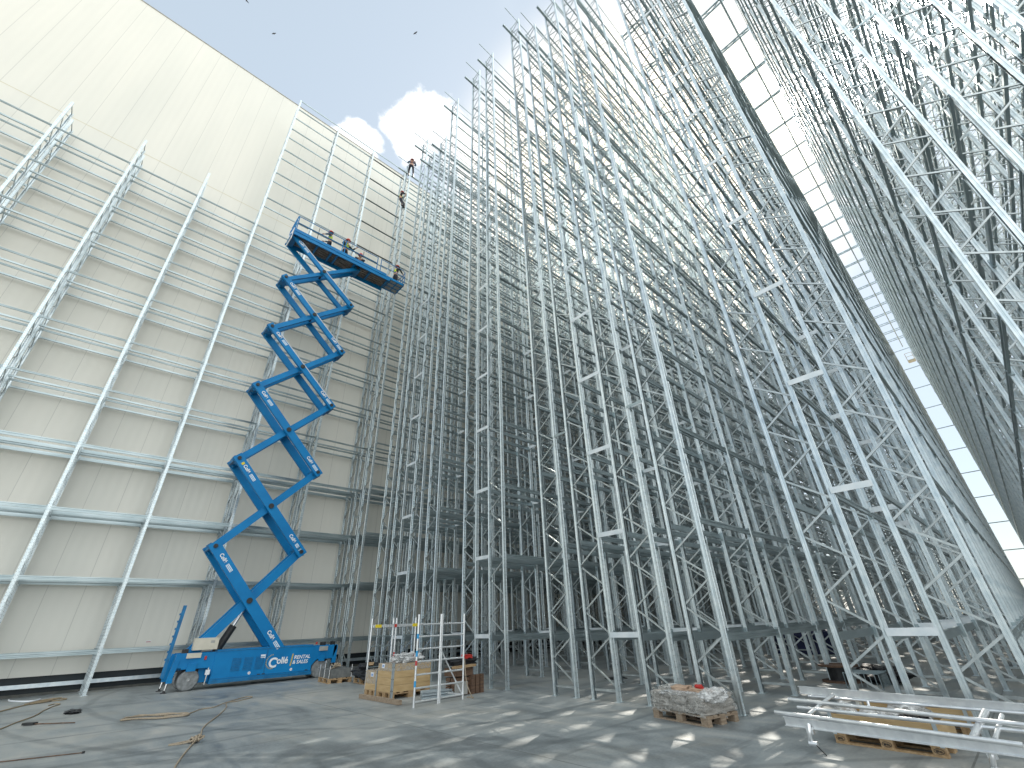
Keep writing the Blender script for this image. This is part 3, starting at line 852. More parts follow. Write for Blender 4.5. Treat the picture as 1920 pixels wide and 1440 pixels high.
for y in (YN - .19, YF - .07):
    rs = MB(); zt = PZ + 1.15
    rs.tube([(2.96, y, zt), (7.75, y, zt)], .022, 8); rs.tube([(7.95, y, zt), (9.5, y, zt), (9.64, y, zt - .12), (9.66, y, PZ + .1)], .022, 8)
    rs.tube([(7.95, y, zt - .5), (9.63, y, zt - .5)], .02, 8)
    for x in (2.98, 5.52, 5.68, 7.73, 7.97): rs.tube([(x, y, PZ + .1), (x, y, zt)], .024, 8)
    rs = lb(rs, 'guardrail', 'blue', None, True)
    mr_ = MB(); mr_.tube([(2.98, y, zt - .5), (7.73, y, zt - .5)], .04, 8)
    lb(mr_, 'mid_rail', 'blue_dark', rs, True)
    pp = MB()
    for x in (4.1, 6.8): pp.tube([(x, y, PZ + .1), (x, y, zt - .12)], .016, 6)
    lb(pp, 'thin_post', 'black', rs)
eg = MB(); zt = PZ + 1.15
for y in (YN - .19, 20.1, 20.35, 20.6, YF - .07): eg.tube([(2.93, y, PZ - .2), (2.90, y, zt - .3), (2.96, y, zt)], .02, 8)
for z in (PZ + .1, PZ + .5, PZ + .8, zt): eg.tube([(2.93, YN - .19, z), (2.93, YF - .07, z)], .02, 8)
lb(eg, 'end_gate', 'blue', None, True)
eg = MB()
for z in (PZ + .35, PZ + .7, zt - .1): eg.tube([(9.66, YN - .19, z), (9.66, YF - .07, z)], .02, 8)
for y in (20.1, 20.4, 20.7): eg.tube([(9.66, y, PZ + .1), (9.66, y, zt - .1)], .016, 6)
lb(eg, 'end_rail', 'blue', None, True)
lb(MB().bar((2.88, 20.4, PZ - .5), (2.90, 20.4, PZ + .35), .9, .03, (1, 0, 0)), 'end_plate', 'paper')

# ------------------------------------------------------------------ people
def skin_mesh(name, verts, edges, radii, mat, sub=1):
    me = bpy.data.meshes.new(name); me.from_pydata([tuple(v) for v in verts], edges, [])
    o = bpy.data.objects.new(name + '_tmp', me); COL.objects.link(o)
    sk = o.modifiers.new('s', 'SKIN'); sk.use_smooth_shade = True
    for i, r in enumerate(radii):
        me.skin_vertices[0].data[i].radius = r if isinstance(r, tuple) else (r, r)
    me.skin_vertices[0].data[0].use_root = True
    ss = o.modifiers.new('b', 'SUBSURF'); ss.levels = sub; ss.render_levels = sub
    dg = bpy.context.evaluated_depsgraph_get(); dg.update()
    m2 = bpy.data.meshes.new_from_object(o.evaluated_get(dg)); bpy.data.objects.remove(o)
    m2.name = name; m2.materials.clear(); m2.materials.append(M[mat])
    return m2
def person(label, loc, rz, J, vest='hivis', torso='jacket', legs='navy', group='workers in red helmets', extra=None):
    """J: dict of joints in local coordinates, x forward, y left"""
    root = empty('person', loc, rz)
    tag(root, label, 'person', group)
    V = {k: Vector(v) for k, v in J.items()}
    head = V['head']; neck = V['neck']; chest = V['chest']; pel = V['pelvis']
    names = ['pelvis', 'belly', 'chest', 'neck', 'jaw', 'head', 'crown', 'nose']
    fw = V.get('look', Vector((1, 0, 0))).normalized()
    P = [pel, (pel + chest) / 2, chest, neck, head + fw * .02 - Vector((0, 0, .07)), head, head + Vector((0, 0, .08)), head + fw * .10 - Vector((0, 0, .02))]
    E_ = [(0, 1), (1, 2), (2, 3), (3, 4), (4, 5), (5, 6), (5, 7)]
    Rd = [(.13, .11), (.13, .10), (.16, .11), .055, .065, .095, .06, .012]
    for s, sg in (('l', 1), ('r', -1)):
        sh, el, ha = V['sh' + s], V['el' + s], V['ha' + s]
        b = len(P); P += [sh, el, (el + ha) / 2, ha]; Rd += [.062, .045, .038, .028]; E_ += [(2, b), (b, b + 1), (b + 1, b + 2), (b + 2, b + 3)]
        d = (ha - el).normalized(); side = d.cross(Vector((0, 0, 1))); side = side.normalized() if side.length > .05 else Vector((0, 1, 0))
        up = side.cross(d)
        pm = len(P); P.append(ha + d * .07); Rd.append((.035, .018)); E_.append((b + 3, pm))
        for k in range(4):
            q = len(P); o = side * (.024 * (k - 1.5))
            ln = (.062, .075, .07, .055)[k]
            P += [ha + d * .09 + o, ha + d * (.09 + ln * .6) + o - up * .02, ha + d * (.09 + ln * .75) + o - up * .045]; Rd += [.009, .009, .007]
            E_ += [(pm, q), (q, q + 1), (q + 1, q + 2)]
        q = len(P); P += [ha + d * .03 + side * -.04 * sg, ha + d * .07 + side * -.06 * sg]; Rd += [.011, .009]; E_ += [(b + 3, q), (q, q + 1)]
        hp, kn, an = V['hp' + s], V['kn' + s], V['an' + s]
        b = len(P); P += [hp, kn, an, an + Vector((.16, 0, -.03)) if 'climb' not in J else an + Vector((.14, 0, -.06))]; Rd += [.085, .058, .042, (.045, .03)]; E_ += [(0, b), (b, b + 1), (b + 1, b + 2), (b + 2, b + 3)]
    link('body', skin_mesh('body', P, E_, Rd, 'skin'), root)
    # clothes follow the same bones, slightly larger
    def shell(name, pts, eds, rad, mat): return link(name, skin_mesh(name, pts, eds, rad, mat), root)
    pts = [(pel + chest) / 2 - (chest - pel) * .32, (pel + chest) / 2, chest, chest.lerp(neck, .55)]; eds = [(0, 1), (1, 2), (2, 3)]; rad = [(.155, .125), (.15, .12), (.18, .13), .075]
    for s in 'lr':
        b = len(pts); sh, el, ha = V['sh' + s], V['el' + s], V['ha' + s]
        pts += [sh, el, el.lerp(ha, .85)]; rad += [.078, .06, .048]; eds += [(2, b), (b, b + 1), (b + 1, b + 2)]
    shell('jacket', pts, eds, rad, torso)
    if vest:
        pts = [(pel + chest) / 2 - (chest - pel) * .18, (pel + chest) / 2 + (chest - pel) * .1, chest, chest.lerp(neck, .35)]
        shell('vest', pts, [(0, 1), (1, 2), (2, 3)], [(.17, .14), (.165, .135), (.185, .142), .11], vest)
    pts = [pel + (chest - pel) * .12, pel]; eds = [(0, 1)]; rad = [(.15, .12), (.155, .13)]
    for s in 'lr':
        b = len(pts); pts += [V['hp' + s], V['kn' + s], V['an' + s] + (V['kn' + s] - V['an' + s]) * .12]; rad += [.105, .078, .064]; eds += [(1, b), (b, b + 1), (b + 1, b + 2)]
    shell('trousers', pts, eds, rad, legs)
    for s in 'lr':
        an = V['an' + s]; bt = MB(); bt.lump(an + Vector((.07, 0, -.045)), (.15, .055, .06), 1, .05, 1, 2, .5, False)
        bt.build('boot', 'black', root, True)
    hm = MB(); hm.lathe([(.155, .0), (.15, .015), (.125, .02), (.122, .06), (.10, .115), (.055, .15), (.01, .158)], (0, 0, 0), 'z', 20)
    h = hm.build('helmet', 'helmet', root, True, loc=tuple(head + Vector((0, 0, .035)))); h.rotation_euler = (0, .12, 0)
    hr = MB(); hr.lump(head - fw * .03 + Vector((0, 0, -.01)), (.095, .095, .09), 3, .05, 2, 2, 0, False); hr.build('hair', 'hair', root, True)
    return root
def stand(**kw):
    J = dict(pelvis=(0, 0, .95), chest=(.03, 0, 1.32), neck=(.05, 0, 1.48), head=(.08, 0, 1.62), shl=(.02, .19, 1.42), shr=(.02, -.19, 1.42),
             ell=(.16, .27, 1.18), elr=(.16, -.27, 1.18), hal=(.38, .2, 1.12), har=(.38, -.2, 1.12),
             hpl=(0, .10, .88), hpr=(0, -.10, .88), knl=(.05, .12, .5), knr=(.03, -.12, .5), anl=(0, .13, .09), anr=(-.02, -.13, .09))
    J.update(kw); return J
FZ = PZ + .05
person('worker in yellow vest leaning back on the rail at the left of the platform', (4.92, 20.35, FZ), R(150),
       stand(hal=(.30, .34, 1.16), ell=(.05, .36, 1.2), head=(.05, .02, 1.62)), torso='blue_shirt')
person('worker in yellow vest with arm held out, beside the platform gate', (5.86, 20.35, FZ), R(-60),
       stand(hal=(.34, .48, 1.42), ell=(.16, .42, 1.25), har=(.22, -.12, 1.12), elr=(.02, -.34, 1.16)))
person('crouching worker, only helmet and shoulders above the platform side', (6.75, 20.25, FZ), R(-100),
       stand(pelvis=(-.12, 0, .30), chest=(.10, 0, .50), neck=(.19, 0, .60), head=(.26, 0, .70), shl=(.11, .19, .57), shr=(.11, -.19, .57), ell=(.30, .27, .40), elr=(.30, -.27, .40),
             hal=(.46, .14, .30), har=(.46, -.14, .30), hpl=(-.08, .12, .28), hpr=(-.08, -.12, .28), knl=(.28, .20, .40), knr=(.26, -.20, .38), anl=(.02, .17, .09), anr=(0, -.17, .09)), vest=None, torso='blue_shirt')
person('dark clothed worker with yellow striped top holding the rail at the platform end', (9.22, 20.3, FZ), R(12),
       stand(hal=(.42, .22, 1.12), har=(.42, -.2, 1.14), ell=(.16, .30, 1.2), elr=(.16, -.30, 1.2)))
climbJ = stand(climb=(0, 0, 0), hal=(.34, .26, 1.72), ell=(.24, .34, 1.46), har=(.34, -.16, 1.44), elr=(.20, -.32, 1.22), knl=(.34, .18, .72), anl=(.30, .18, .34), knr=(.12, -.16, .52), anr=(.16, -.18, .09))
person('worker climbing between rack posts at the top against the sky', (9.35, 20.25, 32.3), R(60), climbJ, vest='tan_belt', torso='blue_shirt', group='climbing workers')
person('worker in dark clothes clinging to a rack post below the topmost climber', (9.3, 21.35, 29.4), R(-20), climbJ, torso='navy', group='climbing workers')
# ------------------------------------------------------------------ pallets and crates
def pallet_parts(root, L, Wd, wood='wood', z0=0.0, stamp=False):
    """euro pallet, L along local y, Wd along local x, origin at its low corner"""
    for x in (0, Wd / 2 - .0725, Wd - .1):
        w = .1 if x in (0, Wd - .1) else .145
        MB().box(x, x + w, 0, L, z0, z0 + .022).build('bottom_board', wood, root)
        for y in (0, L / 2 - .0725, L - .145):
            b = MB().box(x + .003, x + w - .003, y + .003, y + .142, z0 + .022, z0 + .1).build('block', wood, root)
            if stamp and x == 0:
                c = (0, y + .0725, z0 + .061)
                rg = MB().tube([(x - .001, c[1] + .05 * math.cos(a), c[2] + .026 * math.sin(a)) for a in [k * math.pi / 9 for k in range(18)]], .0028, 5, True)
                rg.build('brand_ring', 'black', b)
                mt = Matrix(((0, 0, -1, x), (-1, 0, 0, c[1] + .034), (0, 1, 0, c[2] - .012), (0, 0, 0, 1)))
                text('brand_letters', 'EPAL', .032, mt, 'black', b, .0006)
    for y in (0, L / 2 - .0725, L - .145):
        MB().box(0, Wd, y, y + .145, z0 + .1, z0 + .122).build('stringer_board', wood, root)
    k = 5
    for i in range(k):
        w = .145 if i % 2 == 0 else .1
        x = (Wd - .145) * i / (k - 1)
        MB().box(x, x + w if i % 2 == 0 else x + .1, 0, L, z0 + .122, z0 + .144).build('deck_board', wood, root)
def collar(root, L, Wd, z, h, mat='ply', name='collar'):
    m = MB(); t = .02
    m.box(0, Wd, 0, t, z, z + h - .004); m.box(0, Wd, L - t, L, z, z + h - .004); m.box(0, t, t, L - t, z, z + h - .004); m.box(Wd - t, Wd, t, L - t, z, z + h - .004)
    return m.build(name, mat, root)
def corner_iron(root, x, y, z0, z1):
    m = MB(); m.box(x - .004, x + .045, y - .006, y - .002, z0, z1); m.box(x - .006, x - .002, y - .006, y + .05, z0, z1)
    o = m.build('corner_iron', 'galv', root)
    h = MB()
    for k in range(3):
        z = z0 + (z1 - z0) * (k + .6) / 3
        h.lathe([(.011, -.009), (.011, -.005)], (x + .022, y, z), 'y', 8); h.lathe([(.011, -.009), (.011, -.005)], (x, y + .022, z), 'x', 8)
    h.build('bolt_hole', 'black', o)
# high crate (corner at 6.8, 12.04) and low crate left of it
def crate(label, x, y, nz, h, L=.8, Wd=1.16, rz=0):
    r = empty('pallet_crate', (x, y, 0), rz); tag(r, label, 'crate', 'plywood pallet crates')
    pallet_parts(r, L, Wd)
    for k in range(nz): collar(r, L, Wd, .146 + k * h, h)
    corner_iron(r, 0, 0, .02, .146 + nz * h + .02)
    MB().box(.04, Wd - .04, .04, L - .04, .15, .146 + nz * h - .06).build('packed_goods', 'cardboard', r)
    return r
c1 = crate('tall plywood crate of stacked collars with film over its open top', 6.8, 12.04, 4, .155)
MB().box(-.004, 1.165, -.004, .805, .60, .765).build('stretch_film', 'film', c1)
MB().box(-.007, -.004, .45, .60, .66, .76).build('paper_label', 'paper', c1)
MB().box(-.009, -.007, .48, .57, .69, .73).build('label_print', 'paper_blue', c1)
c2 = crate('lower plywood crate on the left of the tall one, wrapped in film', 6.82, 12.90, 3, .145, L=.66)
MB().box(-.004, 1.165, -.004, .665, .28, .60).build('stretch_film', 'film', c2)
MB().box(-.007, -.004, .20, .36, .44, .54).build('paper_label', 'paper', c2)
MB().box(-.009, -.007, .23, .33, .46, .51).build('label_print', 'paper_blue', c2)
o = MB().lump((7.35, 12.3, .86), (.42, .26, .12), 4, .5, 2.4, 4, .2).build('plastic_film_heap', 'bag', None, True)
tag(o, 'crumpled clear plastic film piled on top of the tall crate', 'plastic film')
o = MB().bar((6.47, 13.05, .05), (6.50, 11.05, .05), .09, .09).build('timber_plank', 'wood_grey')
tag(o, 'grey squared timber lying on the floor in front of the plywood crates', 'plank')

# big crate near the camera, under the scaffold section
c3 = empty('pallet_crate', (8.36, 1.42, 0), R(-4)); tag(c3, 'open plywood crate on a stamped pallet under the lying scaffold section', 'crate')
pallet_parts(c3, 1.2, .8, stamp=True)
collar(c3, 1.2, .8, .146, .19)
for y in (.0, 1.155):
    MB().box(-.006, -.002, y, y + .045, .10, .35).build('corner_iron', 'galv', c3)
def loose(name, label, cat, c, s, mat, seed, parent=None, **kw):
    o = MB().lump(c, s, seed, kw.get('amp', .35), kw.get('freq', 2.2), 3, kw.get('boxy', .2)).build(name, mat, None, True)
    return tag(o, label, cat)
loose('plastic_bag', 'white plastic bag bulging from the open crate, nearest its left end', 'bag', (8.62, 2.42, .32), (.14, .13, .13), 'bag', 11)
loose('plastic_bag', 'flat white bag lying in the open crate beside the bulging one', 'bag', (8.70, 2.15, .30), (.16, .18, .08), 'bag', 12)
loose('plastic_bag', 'clear bag of small parts in the middle of the open crate', 'bag', (8.62, 1.94, .31), (.13, .12, .10), 'bag', 13)
loose('hose_bundle', 'dark blue bundle of straps at the right end of the open crate', 'straps', (8.62, 1.66, .31), (.14, .16, .07), 'dark_cloth', 14, amp=.6, freq=4)
loose('plastic_film_heap', 'heap of clear film at the back of the open crate', 'plastic film', (8.95, 1.75, .33), (.2, .24, .12), 'bag', 15)
c4 = empty('pallet_crate', (9.75, 1.25, 0), R(2)); tag(c4, 'plywood crate behind the lying scaffold section, mostly hidden by it', 'crate')
pallet_parts(c4, 1.2, .8); collar(c4, 1.2, .8, .146, .19)
MB().box(-.006, -.002, .0, .045, .10, .35).build('corner_iron', 'galv', c4)

# film wrapped pallet in front of the central block
wp = empty('wrapped_pallet', (8.33, 4.39, 0), R(-12)); tag(wp, 'pallet of grey sacks wrapped in torn clear film, standing alone on sunlit floor', 'pallet')
pallet_parts(wp, 1.2, .8, wood='wood_grey')
for r_ in range(3):
    for k in range(3):
        m_ = MB().lump((.4 + .01 * k, .2 + k * .4, .20 + r_ * .085), (.42, .205, .055), r_ * 3 + k + 20, .10, 1.5, 3, .75, False)
        m_.build('cement_sack', 'sack', wp, True)
MB().lump((.4, .62, .27), (.47, .66, .17), 33, .13, 2.3, 4, .82, False).build('stretch_film', 'film', wp, True)
MB().lump((.34, .06, .40), (.30, .16, .11), 37, .38, 1.7, 5, .1, False).build('torn_film', 'bag', wp, True)
MB().lump((.5, 1.1, .38), (.34, .14, .10), 38, .4, 1.8, 5, .1, False).build('torn_film', 'film', wp, True)
loose('cardboard_box', 'crushed cardboard box on top of the wrapped sacks', 'box', (8.86, 5.05, .43), (.13, .17, .06), 'cardboard', 41, boxy=.9, amp=.2)
loose('cardboard_box', 'flattened long cardboard piece on the wrapped sacks, right side', 'box', (8.80, 4.66, .42), (.12, .20, .045), 'cardboard', 42, boxy=.9, amp=.2)
loose('red_bag', 'small red bag on top of the wrapped sacks', 'bag', (8.85, 4.70, .485), (.05, .08, .035), 'red', 43)
loose('blue_sheet', 'pale blue plastic sheet lying over the front of the wrapped sacks', 'sheet', (8.62, 4.98, .40), (.16, .36, .03), 'bag', 44, boxy=.6)

# ballast pallet right of the lift
bp_ = empty('ballast_pallet', (7.36, 17.35, 0), R(-6)); tag(bp_, 'pallet of dark weights with upright pins beside the lift rear wheel', 'pallet')
pallet_parts(bp_, 1.2, .8)
MB().box(.03, .78, .04, 1.14, .146, .40).build('weight_block', 'concrete_block', bp_)
for (x, y) in ((.02, .03), (.02, .60), (.02, 1.17), (.78, .03), (.78, 1.17)):
    MB().tube([(x, y, .14), (x, y, .52 if y != .6 else .66)], .02, 8).build('pin', 'chrome', bp_)
hm = MB()
for k in range(3): hm.bar((.1 + .15 * k, .15 + .2 * k, .43), (.5 - .1 * k, .9, .45 + .03 * k), .05, .02)
hm.lump((.4, .5, .50), (.12, .14, .07), 5, .5, 3, 2); hm.build('loose_straps', 'rope', bp_)
# dark sheet over a pallet between ballast and crates
dp = empty('covered_pallet', (7.95, 15.75, 0), R(-6)); tag(dp, 'pallet draped with a black sheet behind the low crate', 'pallet')
pallet_parts(dp, 1.2, .8)
MB().lump((.38, .66, .33), (.48, .72, .24), 51, .4, 1.8, 5, .3).build('black_sheet', 'dark_cloth', dp, True)
MB().bar((.1, .05, .55), (.3, .5, .58), .2, .03).build('loose_board', 'wood', dp)

# timber / boxes stack behind the upright scaffold
ts = empty('timber_stack', (8.05, 11.0, 0), R(3)); tag(ts, 'stack of dark timber blocks and short pallets behind the upright scaffold frames', 'timber stack')
for k in range(4):
    for j in range(2):
        MB().box(.05 + .0, .98, .06 + j * .22, .24 + j * .22, .0 + k * .1, .085 + k * .1).build('timber_block', 'wood_dark', ts)
for k in range(3):
    MB().box(.52 + k * .16, .64 + k * .16, -.04, .055, .0, .42).build('timber_end', 'wood_dark', ts)
MB().box(.02, .40, -.02, .05, .02, .3).build('steel_bracket', 'grey_plate', ts)
cbx = MB().box(.02, .62, .02, .5, .42, .60).build('wooden_box', 'wood_dark', ts)
MB().bar((-.05, .02, .63), (.66, .02, .64), .16, .05).build('pale_board', 'wood', ts)
tag(MB().lump((8.45, 11.3, .74), (.52, .22, .10), 61, .35, 1.6, 4, .3).build('holdall', 'dark_cloth', None, True), 'black holdall lying on the dark timber stack', 'bag')
tag(MB().lump((8.55, 11.2, .84), (.16, .10, .05), 62, .3, 2, 3, .6).build('red_pouch', 'red', None, True), 'red pouch on top of the black holdall', 'pouch')
tb = MB()
for k in range(9):
    tb.tube([(7.05 + .03 * k, 11.0 + .055 * k, .06 + .05 * (k % 3)), (8.0, 10.98 + .05 * k, .05 + .05 * (k % 3))], .024, 7)
tag(tb.build('tube_bundle', 'galv', None, True), 'bundle of short steel tubes on the floor behind the upright scaffold frames', 'tubes')
tag(MB().tube(catmull([(7.92, 10.45, .85), (7.97, 10.42, .35), (8.1, 10.35, .02), (8.2, 10.45, .015), (8.12, 10.6, .015)]), .012, 6).build('hanging_rope', 'rope', None, True), 'thin rope hanging from the right upright scaffold frame to the floor', 'rope')

# ------------------------------------------------------------------ upright scaffold frames
def ladder_frame(label, x0, x1, y, h=1.87, rungs=7, brace=False, lower=0.0, thin=False, tape=()):
    r = empty('ladder_section', (x0, y, 0)); tag(r, label, 'scaffold frame', 'aluminium ladder frames stood upright on the floor')
    w = x1 - x0
    for k, x in enumerate((0, w)):
        p = MB().tube([(x, 0, lower), (x, 0, h)], .025, 12).build('leg', 'alu', r, True)
        for (i, z0, z1, mt) in tape:
            if i == k: MB().tube([(x, 0, z0), (x, 0, z1)], .0262, 12).build('tape_band', mt, p, True)
    for k in range(rungs):
        z = .10 + k * (h - .32) / (rungs - 1)
        if z < lower: continue
        MB().tube([(.02, 0, z), (w - .02, 0, z)], .02 if not thin else .015, 10).build('rung', 'alu' if not thin else 'beam', r, True)
    if brace:
        MB().tube([(.03, .03, h * .56), (w - .02, .03, .12)], .018, 8).build('brace', 'alu', r, True)
        MB().tube([(.3, .06, .16), (w, .06, .10)], .018, 8).build('brace', 'alu', r, True)
    return r
ladder_frame('aluminium frame nearest the crates, blue bands on its left leg', 6.51, 7.17, 10.47, tape=((0, .38, .50, 'blue_stripe'), (0, .98, 1.1, 'blue_stripe'), (0, 1.35, 1.45, 'blue_stripe'), (0, .80, .9, 'red_stripe')))
ladder_frame('aluminium frame at the right with a diagonal brace across its lower half', 7.23, 7.92, 10.50, brace=True)
ladder_frame('rear aluminium frame at the left, behind the low crate', 6.98, 7.70, 13.85, lower=.1, thin=True)
ladder_frame('rear aluminium frame at the right, behind the tall crate', 7.80, 8.50, 13.85, lower=.1, thin=True, tape=((0, .7, .95, 'red_stripe'), (1, .75, .9, 'red_stripe')))
tbm = empty('scaffold_crossbeam', (7.0, 13.80, 1.66)); tag(tbm, 'flat aluminium crossbeam with yellow clips spanning the two rear frames', 'beam')
MB().box(0, 1.56, -.03, 0, -.035, .035).build('flat_bar', 'alu', tbm)
for x in (.06, 1.34): MB().box(x, x + .2, -.04, -.03, -.045, .04).build('clip', 'yellow', tbm)
MB().box(.70, .78, -.04, -.03, -.045, .04).build('clip', 'red', tbm)

# ------------------------------------------------------------------ lying scaffold section (bottom right)
ls = empty('scaffold_section', (8.0, 1.8, 0)); tag(ls, 'aluminium scaffold section of beams and tubes lying across the open crate, bottom right', 'scaffold section')
def ext(a, b, k=1.45):
    a = Vector(a); b = Vector(b); return a, a + (b - a) * k
def lsb(mb, name, mat, smooth=False, par=None):
    off = Vector(ls.location); mb.v = [tuple(Vector(v) - off) for v in mb.v]; return mb.build(name, mat, par or ls, smooth)
def flat_beam(a, b, k):
    a, b = ext(a, b, k); m_ = MB(); m_.bar(a, b, .018, .10, (0, 0, 1))
    for dz in (-.047, .047):
        m_.bar(a + Vector((-.02, 0, dz)), b + Vector((-.02, 0, dz)), .05, .010, (0, 0, 1))
    return m_
lsb(flat_beam((9.20, 3.15, .50), (8.86, .59, .50), 1.45), 'side_beam', 'alu')
lsb(flat_beam((7.79, 2.97, .30), (7.57, .655, .30), 1.45), 'side_beam', 'alu')
for a, b, r_, k in (((8.45, 3.09, .46), (7.98, .59, .46), .024, 1.45), ((7.83, 3.09, .38), (7.38, .625, .38), .024, 1.0), ((8.90, 2.95, .46), (8.76, .60, .46), .016, 1.45), ((8.24, 2.92, .40), (7.99, .62, .40), .021, 1.45)):
    a, b = ext(a, b, k); lsb(MB().tube([a, b], r_, 14), 'long_tube', 'alu', True)
for a, b, r_ in (((8.9, 2.60, .50), (8.0, 2.72, .36), .024), ((8.47, .91, .49), (7.66, 1.04, .33), .034), ((8.36, .77, .48), (7.74, .86, .34), .022), ((8.75, 2.15, .47), (8.72, 2.15, .36), .018)):
    lsb(MB().tube([a, b], r_, 14), 'cross_tube', 'alu', True)
for c in ((7.72, 2.66, .20), (7.66, .93, .19)):
    cl = MB(); x, y, z = c
    cl.tube(catmull([(x, y, z + .10), (x - .04, y, z + .03), (x - .03, y + .02, z - .05), (x + .02, y + .02, z - .09)]), [.026] * 25, 8)
    cl.box(x - .03, x + .02, y - .04, y + .04, z - .0, z + .07)
    cl.lathe([(.03, -.05), (.03, .05)], (x - .02, y, z - .10), 'y', 10)
    o = lsb(cl, 'coupler', 'alu', True)
    lsb(MB().tube([(x - .02, y, z - .08), (x - .10, y - .14, .01)], .007, 6), 'lever', 'black')

# ------------------------------------------------------------------ ropes and litter on the floor
def P2(x, y, z=.012): return (x, y, z)
rp = MB()
rp.tube(catmull([P2(1.75, 8.7), P2(1.8, 8.96), P2(2.04, 9.77), P2(2.31, 10.57), P2(2.5, 11.08), P2(2.75, 12.1), P2(3.34, 13.57), P2(3.70, 14.6), P2(3.89, 15.37, .03), P2(4.2, 15.6, .012), P2(4.63, 16.02), P2(4.72, 16.25), P2(4.57, 16.34), P2(4.1, 15.8), P2(3.80, 15.3, .03),
                 P2(3.5, 14.95), P2(3.2, 14.85), P2(2.95, 14.45), P2(2.75, 14.3), P2(2.5, 14.4), P2(2.25, 14.95), P2(1.9, 15.05), P2(1.7, 14.7)]), .012, 8)
for k in range(3):
    rp.tube(catmull([P2(1.66 + .04 * k, 14.66 + .05 * k, .02 + .012 * k), P2(2.05, 15.12 - .1 * k, .02), P2(2.3 + .1 * k, 14.6 + .07 * k, .03), P2(2.78, 14.42 - .09 * k, .03), P2(2.86, 14.2, .02), P2(2.7, 13.95 + .08 * k, .03), P2(2.35, 14.2 - .05 * k, .02), P2(1.95, 14.55, .02), P2(1.66 + .04 * k, 14.6 + .05 * k, .02)]), .015, 7)
tag(rp.build('long_rope', 'rope', None, True), 'long rope with a heap of loops running from the floor centre to the lower edge', 'rope')
kn = MB()
for k in range(6):
    a = k * 1.05
    kn.tube([(2.33 + .05 * math.cos(a) + (.07 - .01 * k) * math.cos(t) * math.cos(a), 10.62 + .05 * math.sin(a) + .08 * math.sin(t), .05 + .045 * math.cos(t) * math.sin(a + .5)) for t in [i * math.pi / 8 for i in range(16)]], .015, 7, True)
kn.tube(catmull([P2(2.28, 10.6, .03), P2(2.12, 10.65), P2(1.98, 10.72), P2(2.1, 10.72, .02), P2(2.3, 10.7, .03)]), .012, 6)
tag(kn.build('rope_knot', 'rope', None, True), 'big knot tied in the rope near the lower edge', 'knot')
r2 = MB()
r2.tube(catmull([P2(-.9, 18.4), P2(-.42, 19.65), P2(-.05, 20.6), P2(.15, 21.06), P2(.45, 21.6), P2(.72, 21.9), P2(.9, 21.4), P2(.6, 21.2), P2(.4, 21.5, .03)]), .018, 7)
for k in range(4):
    r2.tube(catmull([P2(.0 + .05 * k, 20.9, .02), P2(.3, 21.5 - .08 * k, .03), P2(.62 + .05 * k, 21.55, .05), P2(.5, 21.1 + .05 * k, .03), P2(.1, 20.8 + .06 * k, .02)]), .017, 6)
tag(r2.build('tan_rope', 'rope_tan', None, True), 'tan rope heap on the floor near the first wall rack post, lower left', 'rope')
tag(MB().tube(catmull([P2(-.6, 14.9), P2(-.22, 15.81), P2(-.02, 16.64), P2(.12, 17.0, .02), P2(.27, 17.65), P2(.36, 18.2, .02), P2(.40, 18.59), P2(.58, 19.45), P2(.74, 20.0), P2(.62, 20.2), P2(.5, 19.9)]), .013, 6).build('thin_rope', 'rope_tan', None, True), 'thin knotted rope entering from the left picture edge', 'rope')
tag(MB().tube(catmull([P2(-.42, 23.3), P2(-.38, 22.76), P2(-.1, 22.1), P2(.14, 21.9), P2(.3, 22.3)]), .02, 7).build('pale_hose', 'paper', None, True), 'short pale hose lying by the wall kerb at the far left', 'hose')
o = MB(); o.tube([P2(.2, 15.95, .02), P2(.93, 15.22, .02)], .011, 7)
st = empty('long_tool', (0, 0, 0)); tag(st, 'long handled tool with a dark head lying on the floor at the left', 'tool')
o.build('handle', 'wood_dark', st, True)
MB().bar((.12, 16.02, .03), (.30, 15.86, .03), .12, .04).build('tool_head', 'black', st)
st = empty('steel_rod', (0, 0, 0)); tag(st, 'thin dark steel rod on the floor in the lower left corner', 'rod')
MB().tube([P2(-.25, 11.7), P2(.93, 11.29)], .008, 6).build('shaft', 'wood_dark', st, True)
MB().lathe([(.02, 0), (.02, .03)], (.93, 11.29, 0), 'z', 10).build('rod_end', 'black', st)
tag(MB().lump((.95, 17.4, .03), (.16, .30, .04), 71, .5, 2, 4).build('black_rag', 'dark_cloth', None, True), 'crumpled black rag on the floor below the first wall rack post', 'rag')
tag(MB().lathe([(.36, .0), (.36, .004), (.33, .012), (.02, .014)], (13.21, 9.7, 0), 'z', 32).build('floor_cover', 'black', None, True), 'round dark cover on the floor inside the central racks', 'cover')
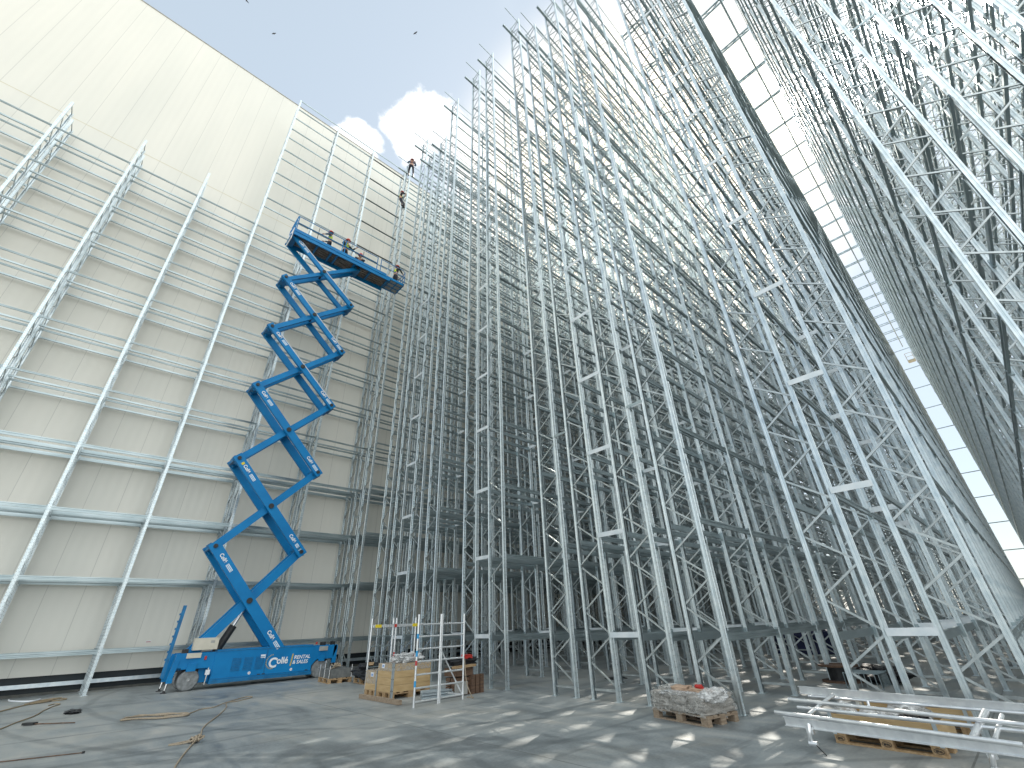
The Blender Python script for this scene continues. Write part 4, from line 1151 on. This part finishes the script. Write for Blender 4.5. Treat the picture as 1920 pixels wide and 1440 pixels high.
# things standing between the racks at the right
def reel(x, y, r_, lab):
    e = empty('cable_reel', (x, y, 0)); tag(e, lab, 'reel')
    MB().lathe([(r_, 0), (r_, .04), (.06, .04)], (0, 0, 0), 'z', 28).build('flange', 'wood_dark', e)
    MB().lathe([(r_ * .6, .04), (r_ * .6, .34)], (0, 0, 0), 'z', 24).build('drum', 'black', e)
    MB().lathe([(r_, .34), (r_, .38), (.06, .38)], (0, 0, 0), 'z', 28).build('flange', 'wood_dark', e)
reel(15.3, 4.15, .45, 'dark cable reel lying flat between the racks behind the lying scaffold section')
tag(MB().lump((15.6, 3.3, .16), (.5, .5, .2), 81, .5, 2, 4).build('dark_sack', 'dark_cloth', None, True), 'dark sack heap on the floor right of the cable reel', 'sack')
wm = empty('steel_mesh_basket', (14.3, 3.1, 0)); tag(wm, 'low wire mesh basket on the floor in front of the dark sack heap', 'basket')
mm = MB()
for k in range(9): mm.box(k * .1, k * .1 + .012, 0, .7, .28, .292); mm.box(k * .1, k * .1 + .012, 0, .012, .02, .28)
for k in range(8): mm.box(0, .81, k * .1, k * .1 + .012, .268, .28); mm.box(0, .012, k * .1, k * .1 + .012, .02, .268)
mm.build('wire_mesh', 'beam', wm)
for x in (0, .8):
    for y in (0, .7): MB().box(x, x + .03, y, y + .03, 0, .3).build('foot', 'beam', wm)
tag(MB().lump((25.0, 7.6, .45), (.9, 1.3, .5), 83, .2, 1.4, 4, .7).build('navy_tarp_bale', 'bluetarp', None, True), 'navy blue bale far inside the central racks near the floor', 'bale')
# birds
def bird(label, loc, rz, s):
    b = empty('bird', loc, rz); tag(b, label, 'bird', 'birds in the sky')
    bd = MB(); bd.tube([(.22, 0, 0), (.15, 0, .01), (.02, 0, 0), (-.12, 0, 0), (-.24, 0, .0)], [.008, .035, .055, .03, .012], 8); o = bd.build('body', 'bird', b, True)
    for sg in (1, -1):
        w = MB(); vs = [(.08, .03 * sg, .02), (.12, .22 * sg, .10), (.02, .46 * sg, .04), (-.06, .24 * sg, .09), (-.06, .03 * sg, .02)]
        w.add(vs + [(x, y, z - .008) for x, y, z in vs], [(0, 1, 2, 3, 4), (9, 8, 7, 6, 5), (0, 5, 6, 1), (1, 6, 7, 2), (2, 7, 8, 3), (3, 8, 9, 4), (4, 9, 5, 0)]); w.build('wing', 'bird', b)
    b.scale = (s, s, s)
bird('tiny bird flying above the left wall edge', (-2.5, 33.7, 60), R(40), .6)
bird('tiny bird flying in the clear sky above the white cloud', (9.2, 23.2, 60), R(200), .65)
bird('tiny bird at the very top picture edge', (-5.0, 29.3, 54.2), R(110), .55)
